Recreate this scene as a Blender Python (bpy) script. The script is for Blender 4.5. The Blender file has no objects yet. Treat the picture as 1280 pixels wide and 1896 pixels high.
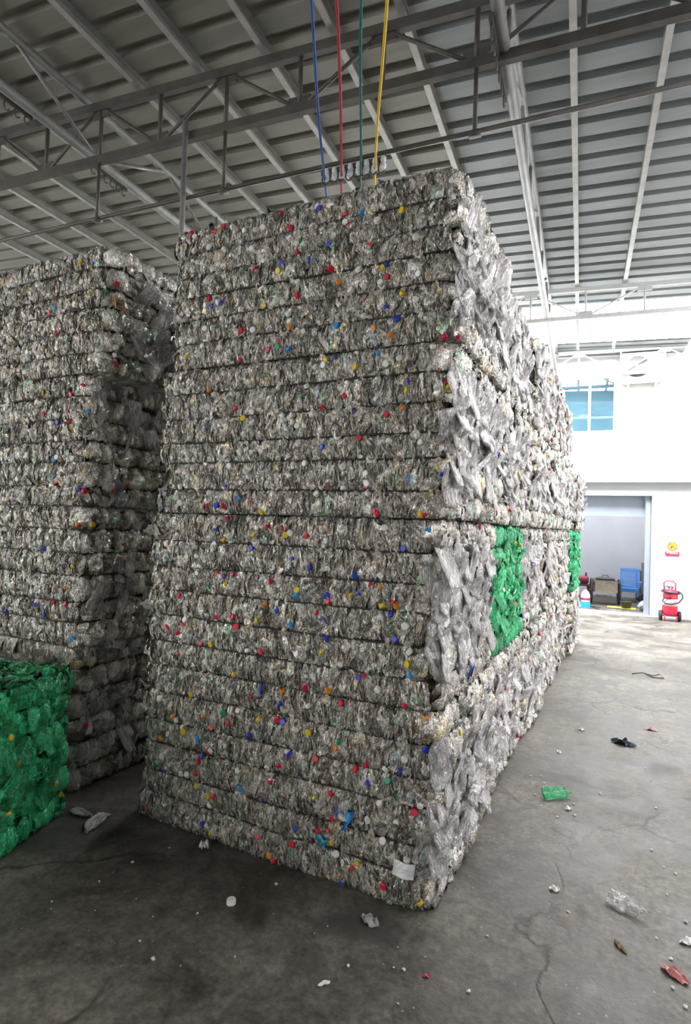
import bpy, math, random
import numpy as np
from mathutils import Vector, Matrix

S = bpy.context.scene
COL = S.collection
PI = math.pi

# ------------------------------------------------------------------ camera
CAM_ROT = ((0.895817, 0.018000, -0.444059), (0.443280, 0.035462, 0.895682), (0.031870, -0.999209, 0.023789))
FOCAL_PX = 1060.8                     # for the 1280 x 1896 frame
cam_d = bpy.data.cameras.new('camera')
cam_d.sensor_fit = 'VERTICAL'
cam_d.sensor_height = 24.0
cam_d.sensor_width = 24.0
cam_d.lens = FOCAL_PX / 1896 * 24.0
cam_d.clip_start = 0.05
cam_d.clip_end = 200
cam = bpy.data.objects.new('camera', cam_d)
COL.objects.link(cam)
r0, r1, r2 = CAM_ROT
cam.matrix_world = Matrix(((r0[0], -r0[1], -r0[2], 0), (r1[0], -r1[1], -r1[2], 0), (r2[0], -r2[1], -r2[2], 1.6), (0, 0, 0, 1)))
S.camera = cam

# ------------------------------------------------------------------ world (overcast sky through the open sides), exposure
SKY_STRENGTH = 2.8
SKYLIGHT_STRENGTH = 38.0
EXPOSURE = 0.3
world = bpy.data.worlds.new('overcast_sky')
S.world = world
world.use_nodes = True
bg = world.node_tree.nodes['Background']
bg.inputs['Strength'].default_value = SKY_STRENGTH
_t = world.node_tree                     # hazy sky: brighter high up and to the open right side, duller low behind the camera
_g = _t.nodes.new('ShaderNodeTexCoord'); _d = _t.nodes.new('ShaderNodeVectorMath'); _d.operation = 'DOT_PRODUCT'
_d.inputs[1].default_value = (0.62, 0.30, 0.72)
_r = _t.nodes.new('ShaderNodeValToRGB')
_t.links.new(_g.outputs['Generated'], _d.inputs[0]); _t.links.new(_d.outputs['Value'], _r.inputs[0]); _t.links.new(_r.outputs[0], bg.inputs['Color'])
_r.color_ramp.elements[0].position = 0.0; _r.color_ramp.elements[0].color = (0.93, 0.92, 0.90, 1)
_r.color_ramp.elements[1].position = 0.9; _r.color_ramp.elements[1].color = (1.2, 1.19, 1.23, 1)
S.view_settings.view_transform = 'Standard'
S.view_settings.look = 'None'
S.view_settings.exposure = EXPOSURE
S.view_settings.gamma = 1
S.view_settings.use_curve_mapping = False
S.cycles.max_bounces = 5
S.cycles.diffuse_bounces = 3
S.cycles.glossy_bounces = 3
S.cycles.transparent_max_bounces = 8
S.cycles.use_denoising = True

# ------------------------------------------------------------------ helpers
def tag(o, label=None, cat=None, group=None, kind=None):
    if label: o['label'] = label
    if cat: o['category'] = cat
    if group: o['group'] = group
    if kind: o['kind'] = kind
    return o

def empty(name, loc=(0, 0, 0), rz=0.0):
    o = bpy.data.objects.new(name, None)
    o.empty_display_size = 0.1
    COL.objects.link(o)
    o.location = loc
    o.rotation_euler = (0, 0, rz)
    return o

def link_mesh(name, me, mat=None, parent=None, M=None):
    o = bpy.data.objects.new(name, me)
    COL.objects.link(o)
    if mat and not me.materials: me.materials.append(mat)
    if parent: o.parent = parent
    if M is not None: o.matrix_basis = M
    return o

def np_mesh(name, V, F, mat=None, col=None, smooth=False):
    """mesh from numpy arrays: V (n,3), F (m,4) or a list of such/triangle arrays"""
    Fs = F if isinstance(F, list) else [F]
    me = bpy.data.meshes.new(name)
    me.vertices.add(len(V))
    me.vertices.foreach_set('co', np.ascontiguousarray(V, dtype=np.float32).ravel())
    loops = np.concatenate([f.ravel() for f in Fs]).astype(np.int32)
    tot = np.concatenate([np.full(len(f), f.shape[1]) for f in Fs]).astype(np.int32)
    start = np.concatenate([[0], np.cumsum(tot)[:-1]]).astype(np.int32)
    me.loops.add(len(loops))
    me.loops.foreach_set('vertex_index', loops)
    me.polygons.add(len(tot))
    me.polygons.foreach_set('loop_start', start)
    me.polygons.foreach_set('loop_total', tot)
    me.polygons.foreach_set('use_smooth', np.full(len(tot), smooth))
    if col is not None:
        a = me.color_attributes.new('Tint', 'FLOAT_COLOR', 'POINT')
        c = np.ones((len(V), 4), dtype=np.float32)
        c[:, :3] = col
        a.data.foreach_set('color', c.ravel())
    if mat: me.materials.append(mat)
    me.update(calc_edges=True)
    return me

class MB:
    """collects boxes, tubes, lathes ... and links them as ONE mesh object"""
    def __init__(self): self.v, self.f = [], []
    def add(self, vs, fs):
        b = len(self.v)
        self.v += [tuple(p) for p in vs]
        self.f += [tuple(i + b for i in q) for q in fs]
        return self
    def box(self, x0, x1, y0, y1, z0, z1, M=None):
        vs = [Vector(p) for p in ((x0, y0, z0), (x1, y0, z0), (x1, y1, z0), (x0, y1, z0), (x0, y0, z1), (x1, y0, z1), (x1, y1, z1), (x0, y1, z1))]
        if M: vs = [M @ p for p in vs]
        return self.add(vs, [(0, 3, 2, 1), (4, 5, 6, 7), (0, 1, 5, 4), (1, 2, 6, 5), (2, 3, 7, 6), (3, 0, 4, 7)])
    def beam(self, a, b, w, h, up=(0, 0, 1)):
        a, b = Vector(a), Vector(b)
        d = (b - a).normalized()
        s = d.cross(Vector(up))
        if s.length < 1e-4: s = d.cross(Vector((1, 0, 0)))
        s.normalize(); u = s.cross(d)
        vs = [p + s * sx * w / 2 + u * sy * h / 2 for p in (a, b) for sx, sy in ((-1, -1), (1, -1), (1, 1), (-1, 1))]
        return self.add(vs, [(0, 1, 2, 3), (7, 6, 5, 4), (0, 4, 5, 1), (1, 5, 6, 2), (2, 6, 7, 3), (3, 7, 4, 0)])
    def tube(self, pts, r, n=8, closed=False):
        pts = [Vector(p) for p in pts]; m = len(pts)
        rs = r if isinstance(r, (list, tuple)) else [r] * m
        vs, fs = [], []
        prev = None
        for i, p in enumerate(pts):
            if closed: t = pts[(i + 1) % m] - pts[i - 1]
            else: t = pts[min(i + 1, m - 1)] - pts[max(i - 1, 0)]
            t.normalize()
            if prev is None:
                a = t.cross(Vector((0, 0, 1)))
                if a.length < 1e-3: a = t.cross(Vector((1, 0, 0)))
            else: a = prev - t * prev.dot(t)
            a.normalize(); prev = a; b = t.cross(a)
            for k in range(n):
                w = 2 * PI * k / n
                vs.append(p + (a * math.cos(w) + b * math.sin(w)) * rs[i])
        for i in range(m if closed else m - 1):
            j = (i + 1) % m
            for k in range(n):
                l = (k + 1) % n
                fs.append((i * n + k, i * n + l, j * n + l, j * n + k))
        if not closed:
            fs.append(tuple(range(n - 1, -1, -1))); fs.append(tuple((m - 1) * n + k for k in range(n)))
        return self.add(vs, fs)
    def lathe(self, prof, n=20, M=None, sx=1.0, sy=1.0):
        vs, fs = [], []
        for r, z in prof:
            for k in range(n):
                w = 2 * PI * k / n
                vs.append(Vector((r * math.cos(w) * sx, r * math.sin(w) * sy, z)))
        for i in range(len(prof) - 1):
            for k in range(n):
                l = (k + 1) % n
                fs.append((i * n + k, i * n + l, (i + 1) * n + l, (i + 1) * n + k))
        if prof[0][0] > 1e-5: fs.append(tuple(range(n - 1, -1, -1)))
        if prof[-1][0] > 1e-5: fs.append(tuple((len(prof) - 1) * n + k for k in range(n)))
        if M: vs = [M @ p for p in vs]
        return self.add(vs, fs)
    def mesh(self, name, mat=None, smooth=False):
        me = bpy.data.meshes.new(name)
        me.from_pydata([tuple(p) for p in self.v], [], self.f)
        if smooth: me.polygons.foreach_set('use_smooth', [True] * len(me.polygons))
        if mat: me.materials.append(mat)
        me.update()
        return me
    def build(self, name, mat, parent=None, smooth=False, M=None):
        return link_mesh(name, self.mesh(name, mat, smooth), None, parent, M)

def T(x, y, z): return Matrix.Translation((x, y, z))
def RX(a): return Matrix.Rotation(a, 4, 'X')
def RY(a): return Matrix.Rotation(a, 4, 'Y')
def RZ(a): return Matrix.Rotation(a, 4, 'Z')

# ------------------------------------------------------------------ materials
def nt(name):
    m = bpy.data.materials.new(name); m.use_nodes = True
    t = m.node_tree; b = t.nodes['Principled BSDF']
    return m, t, b
def N(t, kind, **kw):
    n = t.nodes.new(kind)
    for k, v in kw.items(): setattr(n, k, v)
    return n
def ramp(t, fac, stops):
    r = N(t, 'ShaderNodeValToRGB')
    e = r.color_ramp.elements
    while len(e) < len(stops): e.new(0.5)
    for q, (p, c) in zip(e, stops):
        q.position = p; q.color = (c[0], c[1], c[2], 1)
    t.links.new(fac, r.inputs[0])
    return r.outputs[0]
def noise(t, scale, detail=4, rough=0.55, vec=None, out='Fac', dist=0.0):
    n = N(t, 'ShaderNodeTexNoise')
    n.inputs['Scale'].default_value = scale; n.inputs['Detail'].default_value = detail
    n.inputs['Roughness'].default_value = rough; n.inputs['Distortion'].default_value = dist
    if vec is None:
        vec = N(t, 'ShaderNodeTexCoord').outputs['Object']
    t.links.new(vec, n.inputs['Vector'])
    return n.outputs[out]
def mixc(t, fac, a, b, mode='MIX'):
    m = N(t, 'ShaderNodeMix', data_type='RGBA', blend_type=mode)
    for sock, v in ((m.inputs[0], fac), (m.inputs[6], a), (m.inputs[7], b)):
        if isinstance(v, (int, float)): sock.default_value = v
        elif isinstance(v, (tuple, list)): sock.default_value = (v[0], v[1], v[2], 1)
        else: t.links.new(v, sock)
    return m.outputs[2]
def bump(t, b, h, strength, dist=0.01):
    n = N(t, 'ShaderNodeBump')
    n.inputs['Strength'].default_value = strength; n.inputs['Distance'].default_value = dist
    t.links.new(h, n.inputs['Height']); t.links.new(n.outputs[0], b.inputs['Normal'])

def simple(name, c, rough=0.5, metal=0.0, var=0.12, scale=12.0, bmp=0.0, spec=0.5):
    m, t, b = nt(name)
    f = noise(t, scale)
    lo = tuple(x * (1 - var) for x in c); hi = tuple(min(1, x * (1 + var)) for x in c)
    t.links.new(ramp(t, f, [(0.3, lo), (0.7, hi)]), b.inputs['Base Color'])
    b.inputs['Roughness'].default_value = rough; b.inputs['Metallic'].default_value = metal
    b.inputs['Specular IOR Level'].default_value = spec
    if bmp: bump(t, b, noise(t, scale * 4), bmp)
    return m

def wrinkle(t, b, scale, stretch, strength, dist):
    tc = N(t, 'ShaderNodeTexCoord').outputs['Object']
    mp = N(t, 'ShaderNodeMapping'); mp.inputs['Scale'].default_value = (1, 1, stretch)
    t.links.new(tc, mp.inputs['Vector'])
    bump(t, b, noise(t, scale, 3, 0.6, mp.outputs[0], dist=1.4), strength, dist)

def pet(name, tint, rough=0.13, metal=0.6, scale=85.0, stretch=0.35):
    """crushed bottle plastic: each bottle keeps its own shade in the Tint attribute"""
    m, t, b = nt(name)
    at = N(t, 'ShaderNodeAttribute', attribute_name='Tint')
    c = mixc(t, 1.0, at.outputs['Color'], tint, 'MULTIPLY')
    f = noise(t, 9.0, 3)
    c = mixc(t, 1.0, c, ramp(t, f, [(0.3, (0.84, 0.81, 0.75)), (0.7, (1, 1, 1))]), 'MULTIPLY')
    tc = N(t, 'ShaderNodeTexCoord').outputs['Object']
    mp = N(t, 'ShaderNodeMapping'); mp.inputs['Scale'].default_value = (1, 1, 0.3)
    t.links.new(tc, mp.inputs['Vector'])
    st = noise(t, 70, 4, 0.65, mp.outputs[0], dist=1.6)
    c = mixc(t, 1.0, c, ramp(t, st, [(0.36, (0.60, 0.58, 0.54)), (0.5, (1.0, 0.99, 0.98)), (0.64, (1.18, 1.18, 1.18))]), 'MULTIPLY')
    t.links.new(c, b.inputs['Base Color'])
    b.inputs['Roughness'].default_value = rough
    b.inputs['Metallic'].default_value = metal
    b.inputs['Specular IOR Level'].default_value = 0.8
    b.inputs['IOR'].default_value = 1.57
    wrinkle(t, b, scale, stretch, 1.0, 0.02)
    return m

def pet_plain(name, tint, rough=0.2, metal=0.3, alpha=(0.35, 0.95)):
    """see-through crushed bottle: streaky, creased, clearer in places"""
    m, t, b = nt(name)
    oi = N(t, 'ShaderNodeObjectInfo')
    c = ramp(t, oi.outputs['Random'], [(0.0, tuple(x * 0.66 for x in tint)), (0.5, tint), (1.0, tuple(min(1, x * 1.18) for x in tint))])
    tc = N(t, 'ShaderNodeTexCoord').outputs['Object']
    mp = N(t, 'ShaderNodeMapping'); mp.inputs['Scale'].default_value = (1, 1, 0.25)
    t.links.new(tc, mp.inputs['Vector'])
    st = noise(t, 75, 4, 0.65, mp.outputs[0], dist=1.6)
    c = mixc(t, 1.0, c, ramp(t, st, [(0.36, (0.60, 0.57, 0.54)), (0.5, (1.0, 0.99, 0.98)), (0.62, (1.15, 1.15, 1.15))]), 'MULTIPLY')
    t.links.new(c, b.inputs['Base Color'])
    b.inputs['Roughness'].default_value = rough
    b.inputs['Metallic'].default_value = metal
    b.inputs['Specular IOR Level'].default_value = 0.8
    b.inputs['IOR'].default_value = 1.57
    t.links.new(ramp(t, noise(t, 26, 3, 0.6, mp.outputs[0], dist=1.0), [(0.38, (alpha[0],) * 3), (0.62, (alpha[1],) * 3)]), b.inputs['Alpha'])
    wrinkle(t, b, 75, 0.25, 1.0, 0.03)
    return m

M_PET = pet('clear_plastic', (1.0, 0.965, 0.915))
M_GREEN = pet('green_plastic', (0.06, 0.84, 0.34), 0.2, 0.25)
M_BOTTLE = pet_plain('clear_bottle_plastic', (1.0, 0.955, 0.95))
M_GBOTTLE = pet_plain('green_bottle_plastic', (0.06, 0.72, 0.28))
M_STRAP = simple('baling_wire', (0.035, 0.032, 0.028), 0.5, 0.6)
CAPCOL = dict(R=('red', (0.62, 0.02, 0.05)), B=('blue', (0.03, 0.06, 0.50)), Y=('yellow', (0.72, 0.52, 0.03)), O=('orange', (0.80, 0.27, 0.03)),
              L=('light blue', (0.04, 0.33, 0.72)), G=('green', (0.02, 0.30, 0.16)), P=('purple', (0.15, 0.10, 0.38)), W=('white', (0.82, 0.82, 0.78)))
M_CAP = {k: simple('cap_' + v[0].replace(' ', '_'), v[1], 0.35, 0, 0.08, 40) for k, v in CAPCOL.items()}
M_STEEL = simple('grey_painted_steel', (0.23, 0.23, 0.22), 0.5, 0.2, 0.2, 6)
M_DSTEEL = simple('dull_truss_steel', (0.085, 0.08, 0.07), 0.55, 0.2, 0.25, 6)
M_GALV = simple('galvanised_purlin', (0.40, 0.40, 0.38), 0.35, 0.5, 0.15, 8)
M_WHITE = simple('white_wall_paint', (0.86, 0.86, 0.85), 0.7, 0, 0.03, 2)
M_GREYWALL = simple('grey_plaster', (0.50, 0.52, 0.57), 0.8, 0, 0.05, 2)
M_LOWWALL = simple('ledge_shaded_wall_grey', (0.43, 0.445, 0.46), 0.75, 0, 0.04, 1.5)  # greyer than the upper wall: the ledge's shade is put into the colour
M_STORE = simple('pale_grey_plaster', (0.60, 0.62, 0.68), 0.8, 0, 0.05, 2)
M_BLACK = simple('black_rubber', (0.02, 0.02, 0.022), 0.6)
# ------------------------------------------------------------------ building frame: turned a little against the stacks
TH = 0.07
B = RZ(TH)
def ROOF(x): return 5.2 - 0.041 * x
def bp(x, y, z): return B @ Vector((x, y, z))
def struct(o): o['kind'] = 'structure'; return o

# floor ------------------------------------------------------------
def floor_material():
    m, t, b = nt('worn_concrete')
    tc = N(t, 'ShaderNodeTexCoord').outputs['Object']
    big = noise(t, 0.55, 5, 0.6, tc)
    mid = noise(t, 2.6, 6, 0.65, tc, dist=0.6)
    fine = noise(t, 38, 5, 0.7, tc)
    c = ramp(t, big, [(0.32, (0.075, 0.066, 0.056)), (0.52, (0.125, 0.114, 0.099)), (0.72, (0.19, 0.178, 0.160))])
    c = mixc(t, 1.0, c, ramp(t, mid, [(0.36, (0.45, 0.42, 0.39)), (0.46, (0.86, 0.85, 0.84)), (0.54, (1.08, 1.08, 1.07)), (0.68, (1.5, 1.48, 1.45))]), 'MULTIPLY')
    c = mixc(t, 1.0, c, ramp(t, fine, [(0.35, (0.68, 0.67, 0.66)), (0.65, (1.2, 1.2, 1.19))]), 'MULTIPLY')
    # scuffed grain and scattered pale grit
    gr = noise(t, 11, 6, 0.75, tc, dist=0.4)
    c = mixc(t, 1.0, c, ramp(t, gr, [(0.36, (0.66, 0.65, 0.63)), (0.5, (1, 1, 1)), (0.64, (1.30, 1.29, 1.27))]), 'MULTIPLY')
    vg = N(t, 'ShaderNodeTexVoronoi'); vg.inputs['Scale'].default_value = 26; t.links.new(tc, vg.inputs['Vector'])
    c = mixc(t, ramp(t, vg.outputs['Distance'], [(0.0, (0.8, 0.8, 0.8)), (0.10, (0.5, 0.5, 0.5)), (0.13, (0, 0, 0))]), c, mixc(t, ramp(t, vg.outputs['Color'], [(0.62, (0, 0, 0)), (0.66, (1, 1, 1))]), c, (0.36, 0.34, 0.31)))
    # dark oily spots
    sp = noise(t, 1.7, 2, 0.5, tc)
    c = mixc(t, ramp(t, sp, [(0.58, (0, 0, 0)), (0.66, (0.7, 0.7, 0.7))]), c, (0.05, 0.046, 0.042))
    # cracks
    wv = N(t, 'ShaderNodeVectorMath', operation='ADD')
    t.links.new(tc, wv.inputs[0])
    ns = N(t, 'ShaderNodeTexNoise'); ns.inputs['Scale'].default_value = 1.6; ns.inputs['Detail'].default_value = 6
    t.links.new(tc, ns.inputs['Vector']); t.links.new(ns.outputs['Color'], wv.inputs[1])
    vo = N(t, 'ShaderNodeTexVoronoi', feature='DISTANCE_TO_EDGE')
    vo.inputs['Scale'].default_value = 0.75
    t.links.new(wv.outputs[0], vo.inputs['Vector'])
    cr = ramp(t, vo.outputs['Distance'], [(0.0, (1, 1, 1)), (0.006, (0.55, 0.55, 0.55)), (0.014, (0, 0, 0))])
    gate = ramp(t, noise(t, 0.8, 2, 0.5, tc), [(0.40, (0, 0, 0)), (0.50, (0.9, 0.9, 0.9))])
    crm = mixc(t, 1.0, cr, gate, 'MULTIPLY')
    c = mixc(t, crm, c, (0.035, 0.032, 0.03))
    t.links.new(c, b.inputs['Base Color'])
    t.links.new(ramp(t, mid, [(0.3, (0.45, 0.45, 0.45)), (0.7, (0.75, 0.75, 0.75))]), b.inputs['Roughness'])
    h = N(t, 'ShaderNodeMath', operation='SUBTRACT')
    t.links.new(fine, h.inputs[0]); t.links.new(crm, h.inputs[1])
    bump(t, b, h.outputs[0], 0.35, 0.006)
    return m
M_FLOOR = floor_material()
fl = MB(); fl.box(-14, 9, -9, 20, -0.2, 0)
struct(fl.build('floor', M_FLOOR))

# roof sheets: trapezoid ribs run across, skylight strip near the far wall ----
def roof_sheet(name, x0, x1, y0, y1, mat):
    pitch = 0.265; rw = 0.07; rh = 0.05
    prof = []; n0 = math.ceil(y0 / pitch); n1 = math.floor(y1 / pitch)
    prof.append((y0, 0))
    for k in range(n0, n1 + 1):
        y = k * pitch
        if y - rw / 2 < y0 + 0.01 or y + rw / 2 > y1 - 0.01: continue
        prof += [(y - rw / 2 - 0.012, 0), (y - rw / 2 + 0.008, rh), (y + rw / 2 - 0.008, rh), (y + rw / 2 + 0.012, 0)]
    prof.append((y1, 0))
    m = MB(); vs = []
    for x in (x0, x1):
        for dz in (0.0, 0.004):
            vs += [bp(x, y, ROOF(x) + z + dz) for y, z in prof]
    n = len(prof); fs = []
    for i in range(n - 1):
        fs.append((i, i + 1, 2 * n + i + 1, 2 * n + i))
        fs.append((n + i, 3 * n + i, 3 * n + i + 1, n + i + 1))
    m.add(vs, fs)
    return struct(m.build(name, mat))
def sheet_mat(name, c):
    m, t, b = nt(name)
    tc = N(t, 'ShaderNodeTexCoord').outputs['Object']
    mp = N(t, 'ShaderNodeMapping'); mp.inputs['Scale'].default_value = (0.25, 3.0, 1.0)
    t.links.new(tc, mp.inputs['Vector'])
    f = noise(t, 2.0, 5, 0.6, mp.outputs[0])
    t.links.new(ramp(t, f, [(0.3, tuple(x * 0.82 for x in c)), (0.7, tuple(x * 1.12 for x in c))]), b.inputs['Base Color'])
    b.inputs['Roughness'].default_value = 0.45; b.inputs['Metallic'].default_value = 0.15
    return m
M_SHEET_A = sheet_mat('roof_sheet_warm', (0.235, 0.23, 0.20))
M_SHEET_B = sheet_mat('roof_sheet_cool', (0.26, 0.28, 0.285))
SKY0, SKY1 = 9.65, 11.6
roof_sheet('ceiling', -14, -1.15, -7, SKY0, M_SHEET_A)
roof_sheet('ceiling.001', -1.15, 1.75, -7, SKY0, M_SHEET_B)
roof_sheet('ceiling.004', 1.75, 3.1, -7, 2.6, M_SHEET_B)
roof_sheet('ceiling.002', -14, -7.0, SKY0, SKY1, M_SHEET_A)
roof_sheet('ceiling.003', -14, 1.75, SKY1, 12.55, M_SHEET_B)
m, t, b = nt('daylit_skylight_sheet')
b.inputs['Base Color'].default_value = (0.9, 0.92, 0.92, 1)
b.inputs['Emission Color'].default_value = (0.97, 0.99, 1.0, 1)
b.inputs['Emission Strength'].default_value = SKYLIGHT_STRENGTH
M_SKYL = m
roof_sheet('ceiling_skylight', -7.0, 1.75, SKY0, SKY1, M_SKYL)

# walls ------------------------------------------------------------
WY = 12.72                       # face of the lower back wall in the building frame
def bbox(m, x0, x1, y0, y1, z0, z1): return m.box(x0, x1, y0, y1, z0, z1, B)
DX0, DX1, DZ = -1.75, 1.285, 2.38
def wx(X): return X + 0.89       # world X of a point on the back wall -> building frame x
# lower wall with the doorway
DX1 = wx(0.40); DX0 = wx(-1.75)
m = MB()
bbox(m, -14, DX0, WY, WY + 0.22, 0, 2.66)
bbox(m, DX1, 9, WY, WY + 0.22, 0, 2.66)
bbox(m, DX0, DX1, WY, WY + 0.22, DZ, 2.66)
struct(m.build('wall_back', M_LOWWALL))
# upper wall, set forward, with a window opening
wx0, wx1, wz0, wz1 = wx(-1.75), wx(-0.26), 3.63, 4.79
UY = WY - 0.16
m = MB()
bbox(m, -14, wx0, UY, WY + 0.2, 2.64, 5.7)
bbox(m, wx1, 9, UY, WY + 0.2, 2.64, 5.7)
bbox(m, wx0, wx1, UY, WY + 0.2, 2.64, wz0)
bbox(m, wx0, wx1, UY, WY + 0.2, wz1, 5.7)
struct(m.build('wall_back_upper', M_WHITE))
# left wall
m = MB(); bbox(m, -14.2, -14, 3, WY, 0, 5.8)
struct(m.build('wall_left', M_WHITE))
# unseen walls added behind and right of the camera, so daylight enters left rear
m = MB(); m.box(-1.8, 3.0, -7.2, -7.0, 0, 5.3); struct(m.build('wall_front_blocker', M_GREYWALL))
m = MB(); m.box(3.0, 3.2, -7.0, 2.6, 0, 5.3); struct(m.build('wall_right_blocker', M_GREYWALL))
# window
def glass_blue():
    m, t, b = nt('blue_window_glass')
    b.inputs['Base Color'].default_value = (0.03, 0.17, 0.27, 1)
    b.inputs['Roughness'].default_value = 0.03
    b.inputs['Specular IOR Level'].default_value = 0.6
    b.inputs['IOR'].default_value = 1.7
    f = noise(t, 1.2, 2)
    t.links.new(ramp(t, f, [(0.3, (0.035, 0.075, 0.10)), (0.7, (0.05, 0.10, 0.13))]), b.inputs['Base Color'])
    return m
M_FRAME = simple('pale_aluminium', (0.70, 0.74, 0.68), 0.4, 0.2, 0.05, 5)
w = empty('window_1'); struct(w)
w.matrix_basis = B @ T(0, 0, 0)
m = MB()
m.box(wx0, wx1, UY + 0.03, UY + 0.09, wz0, wz0 + 0.05)
m.box(wx0, wx1, UY + 0.03, UY + 0.09, wz1 - 0.05, wz1)
m.box(wx0, wx0 + 0.05, UY + 0.03, UY + 0.09, wz0 + 0.05, wz1 - 0.05)
m.box(wx1 - 0.07, wx1, UY + 0.03, UY + 0.09, wz0 + 0.05, wz1 - 0.05)
xm = wx(-0.775)
m.box(xm - 0.025, xm + 0.025, UY + 0.035, UY + 0.085, wz0 + 0.05, wz1 - 0.05)
struct(m.build('window_frame', M_FRAME, w))
for a, c in ((wx0 + 0.05, xm - 0.025), (xm + 0.025, wx1 - 0.07)):
    m = MB(); m.box(a, c, UY + 0.055, UY + 0.065, wz0 + 0.05, wz1 - 0.05)
    struct(m.build('window_pane', glass_blue(), w))
# store room behind the doorway
m = MB()
RY1 = WY + 3.6; RX0, RX1 = DX0 - 1.2, DX1 + 0.5
bbox(m, RX0, RX1, RY1, RY1 + 0.15, 0, 2.9)
bbox(m, RX0 - 0.15, RX0, WY + 0.22, RY1, 0, 2.9)
bbox(m, RX1, RX1 + 0.15, WY + 0.22, RY1, 0, 2.9)
struct(m.build('wall_storeroom', M_STORE))
# roller-shutter track and box in the doorway
dr = empty('door_1'); struct(dr); dr.matrix_basis = B
M_TRACK = simple('grey_shutter_track', (0.30, 0.34, 0.41), 0.45, 0.3, 0.05, 4)
m = MB(); m.box(DX1 - 0.10, DX1 - 0.01, WY + 0.10, WY + 0.2, 0.0, DZ); struct(m.build('shutter_track', M_TRACK, dr))
m = MB(); m.box(DX0, DX1 - 0.10, WY + 0.225, WY + 0.5, 2.02, DZ + 0.25)
m.box(DX0, DX1 - 0.10, WY + 0.215, WY + 0.24, 1.97, 2.02); struct(m.build('shutter_box', M_TRACK, dr))
m = MB(); bbox(m, DX0, DX1, WY - 0.02, WY + 0.3, 0, 0.02); struct(m.build('trim_1', simple('threshold_concrete', (0.55, 0.54, 0.51), 0.8, 0, 0.1, 6)))

# trusses ----------------------------------------------------------
def truss(y, x0, x1, ztop, zbot, knodes, label, ties=None, mat=None, size=0.05):
    mat = mat or M_DSTEEL
    o = empty('roof_truss', bp(0, y, 0), TH)
    tag(o, label, 'truss', 'steel roof trusses')
    def P(x, z): return Vector((x, 0, z))
    MB().beam(P(x0, ztop(x0)), P(x1, ztop(x1)), size, size * 1.5).build('top_chord', mat, o)
    MB().beam(P(x0, zbot(x0)), P(x1, zbot(x1)), size, size * 1.4).build('bottom_chord', mat, o)
    for i, x in enumerate(knodes):
        MB().tube([P(x, zbot(x)), P(x, ztop(x))], size * 0.36).build('strut', mat, o, True)
        g = MB(); up = i % 2
        zz = ztop(x) - size if up else zbot(x) + size
        g.box(x - 0.09, x + 0.09, -0.012, 0.012, zz - 0.045, zz + 0.045)
        g.build('gusset_plate', mat, o)
        if i + 1 < len(knodes):
            x2 = knodes[i + 1]
            a = P(x, ztop(x)) if up else P(x, zbot(x)); c = P(x2, zbot(x2)) if up else P(x2, ztop(x2))
            MB().tube([a, c], size * 0.30).build('diagonal', mat, o, True)
    if ties:
        zt, xs = ties
        MB().tube([P(x0, zt), P(x1, zt)], 0.016).build('tie_rod', mat, o, True)
        for x in xs:
            h = MB(); h.tube([P(x, zt), P(x, zbot(x))], 0.015); h.box(x - 0.04, x + 0.04, -0.03, 0.03, zt - 0.025, zt - 0.005)
            h.build('hanger_rod', mat, o, True)
    return o
YA = 3.73
tA = truss(YA, -9.5, 1.7, lambda x: ROOF(x) - 0.15, lambda x: 4.66 - 0.02 * x, [-0.70 - 0.655 * 12 + 0.655 * k for k in range(16)],
      'nearest steel roof truss, with a thin tie rod hung below it', (4.22, [-0.70, -2.665, -3.98, -6.6, 1.25]))
M_GLARE_STEEL = simple('glare_pale_truss_steel', (0.75, 0.76, 0.76), 0.5, 0.0, 0.06, 6)  # skylight glare on the middle truss put into a pale steel colour
truss(8.75, -9.5, 1.7, lambda x: ROOF(x) - 0.12, lambda x: 4.68 - 0.02 * x, [-0.75 - 0.75 * 11 + 0.75 * k for k in range(14)],
      'middle steel roof truss, in front of the glaring white skylight strip', None, M_GLARE_STEEL, 0.04)
truss(12.12, -9.5, 2.3, lambda x: 5.16 - 0.012 * x, lambda x: 4.70, [wx(-0.99) - 0.75 * 12 + 0.75 * k for k in range(17)][1:],
      'white roof truss beside the far wall, passing in front of the wall-mounted air conditioner', None, M_GLARE_STEEL, 0.045)
# the pipe hanging between the stacks
hp = MB(); hp.tube([(0, 0, 0), (0, 0, 1.65)], 0.022, 10); o = hp.build('hanging_pipe', M_STEEL, None, True)
o.location = bp(-3.0, YA - 0.07, 3.15); tag(o, 'grey vertical pipe hanging at the left edge of the tall front stack', 'pipe')

# longitudinal lattice girders
def girder(x, label):
    o = empty('roof_girder', bp(x, 0, 0), TH); tag(o, label, 'girder', 'lattice girders under the roof')
    zt, zb = ROOF(x) - 0.06, ROOF(x) - 0.50
    MB().tube([(0, -6, zt), (0, 12.3, zt)], 0.036).build('top_chord', M_STEEL, o, True)
    MB().tube([(0, -6, zb), (0, 12.3, zb)], 0.040).build('bottom_chord', M_STEEL, o, True)
    ys = [-6 + 0.9 * k for k in range(21)]
    for k, y in enumerate(ys[:-1]):
        a, c = (zb, zt) if k % 2 else (zt, zb)
        MB().tube([(0, y, a), (0, y + 0.9, c)], 0.016).build('diagonal', M_STEEL, o, True)
        if k % 2: MB().tube([(0, y, zb), (0, y, zt)], 0.016).build('strut', M_STEEL, o, True)
    return o
girder(-0.52, 'lattice girder running away just right of the tall front stack')
girder(-4.16, 'lattice girder running away above the gap between the two stacks')

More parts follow.
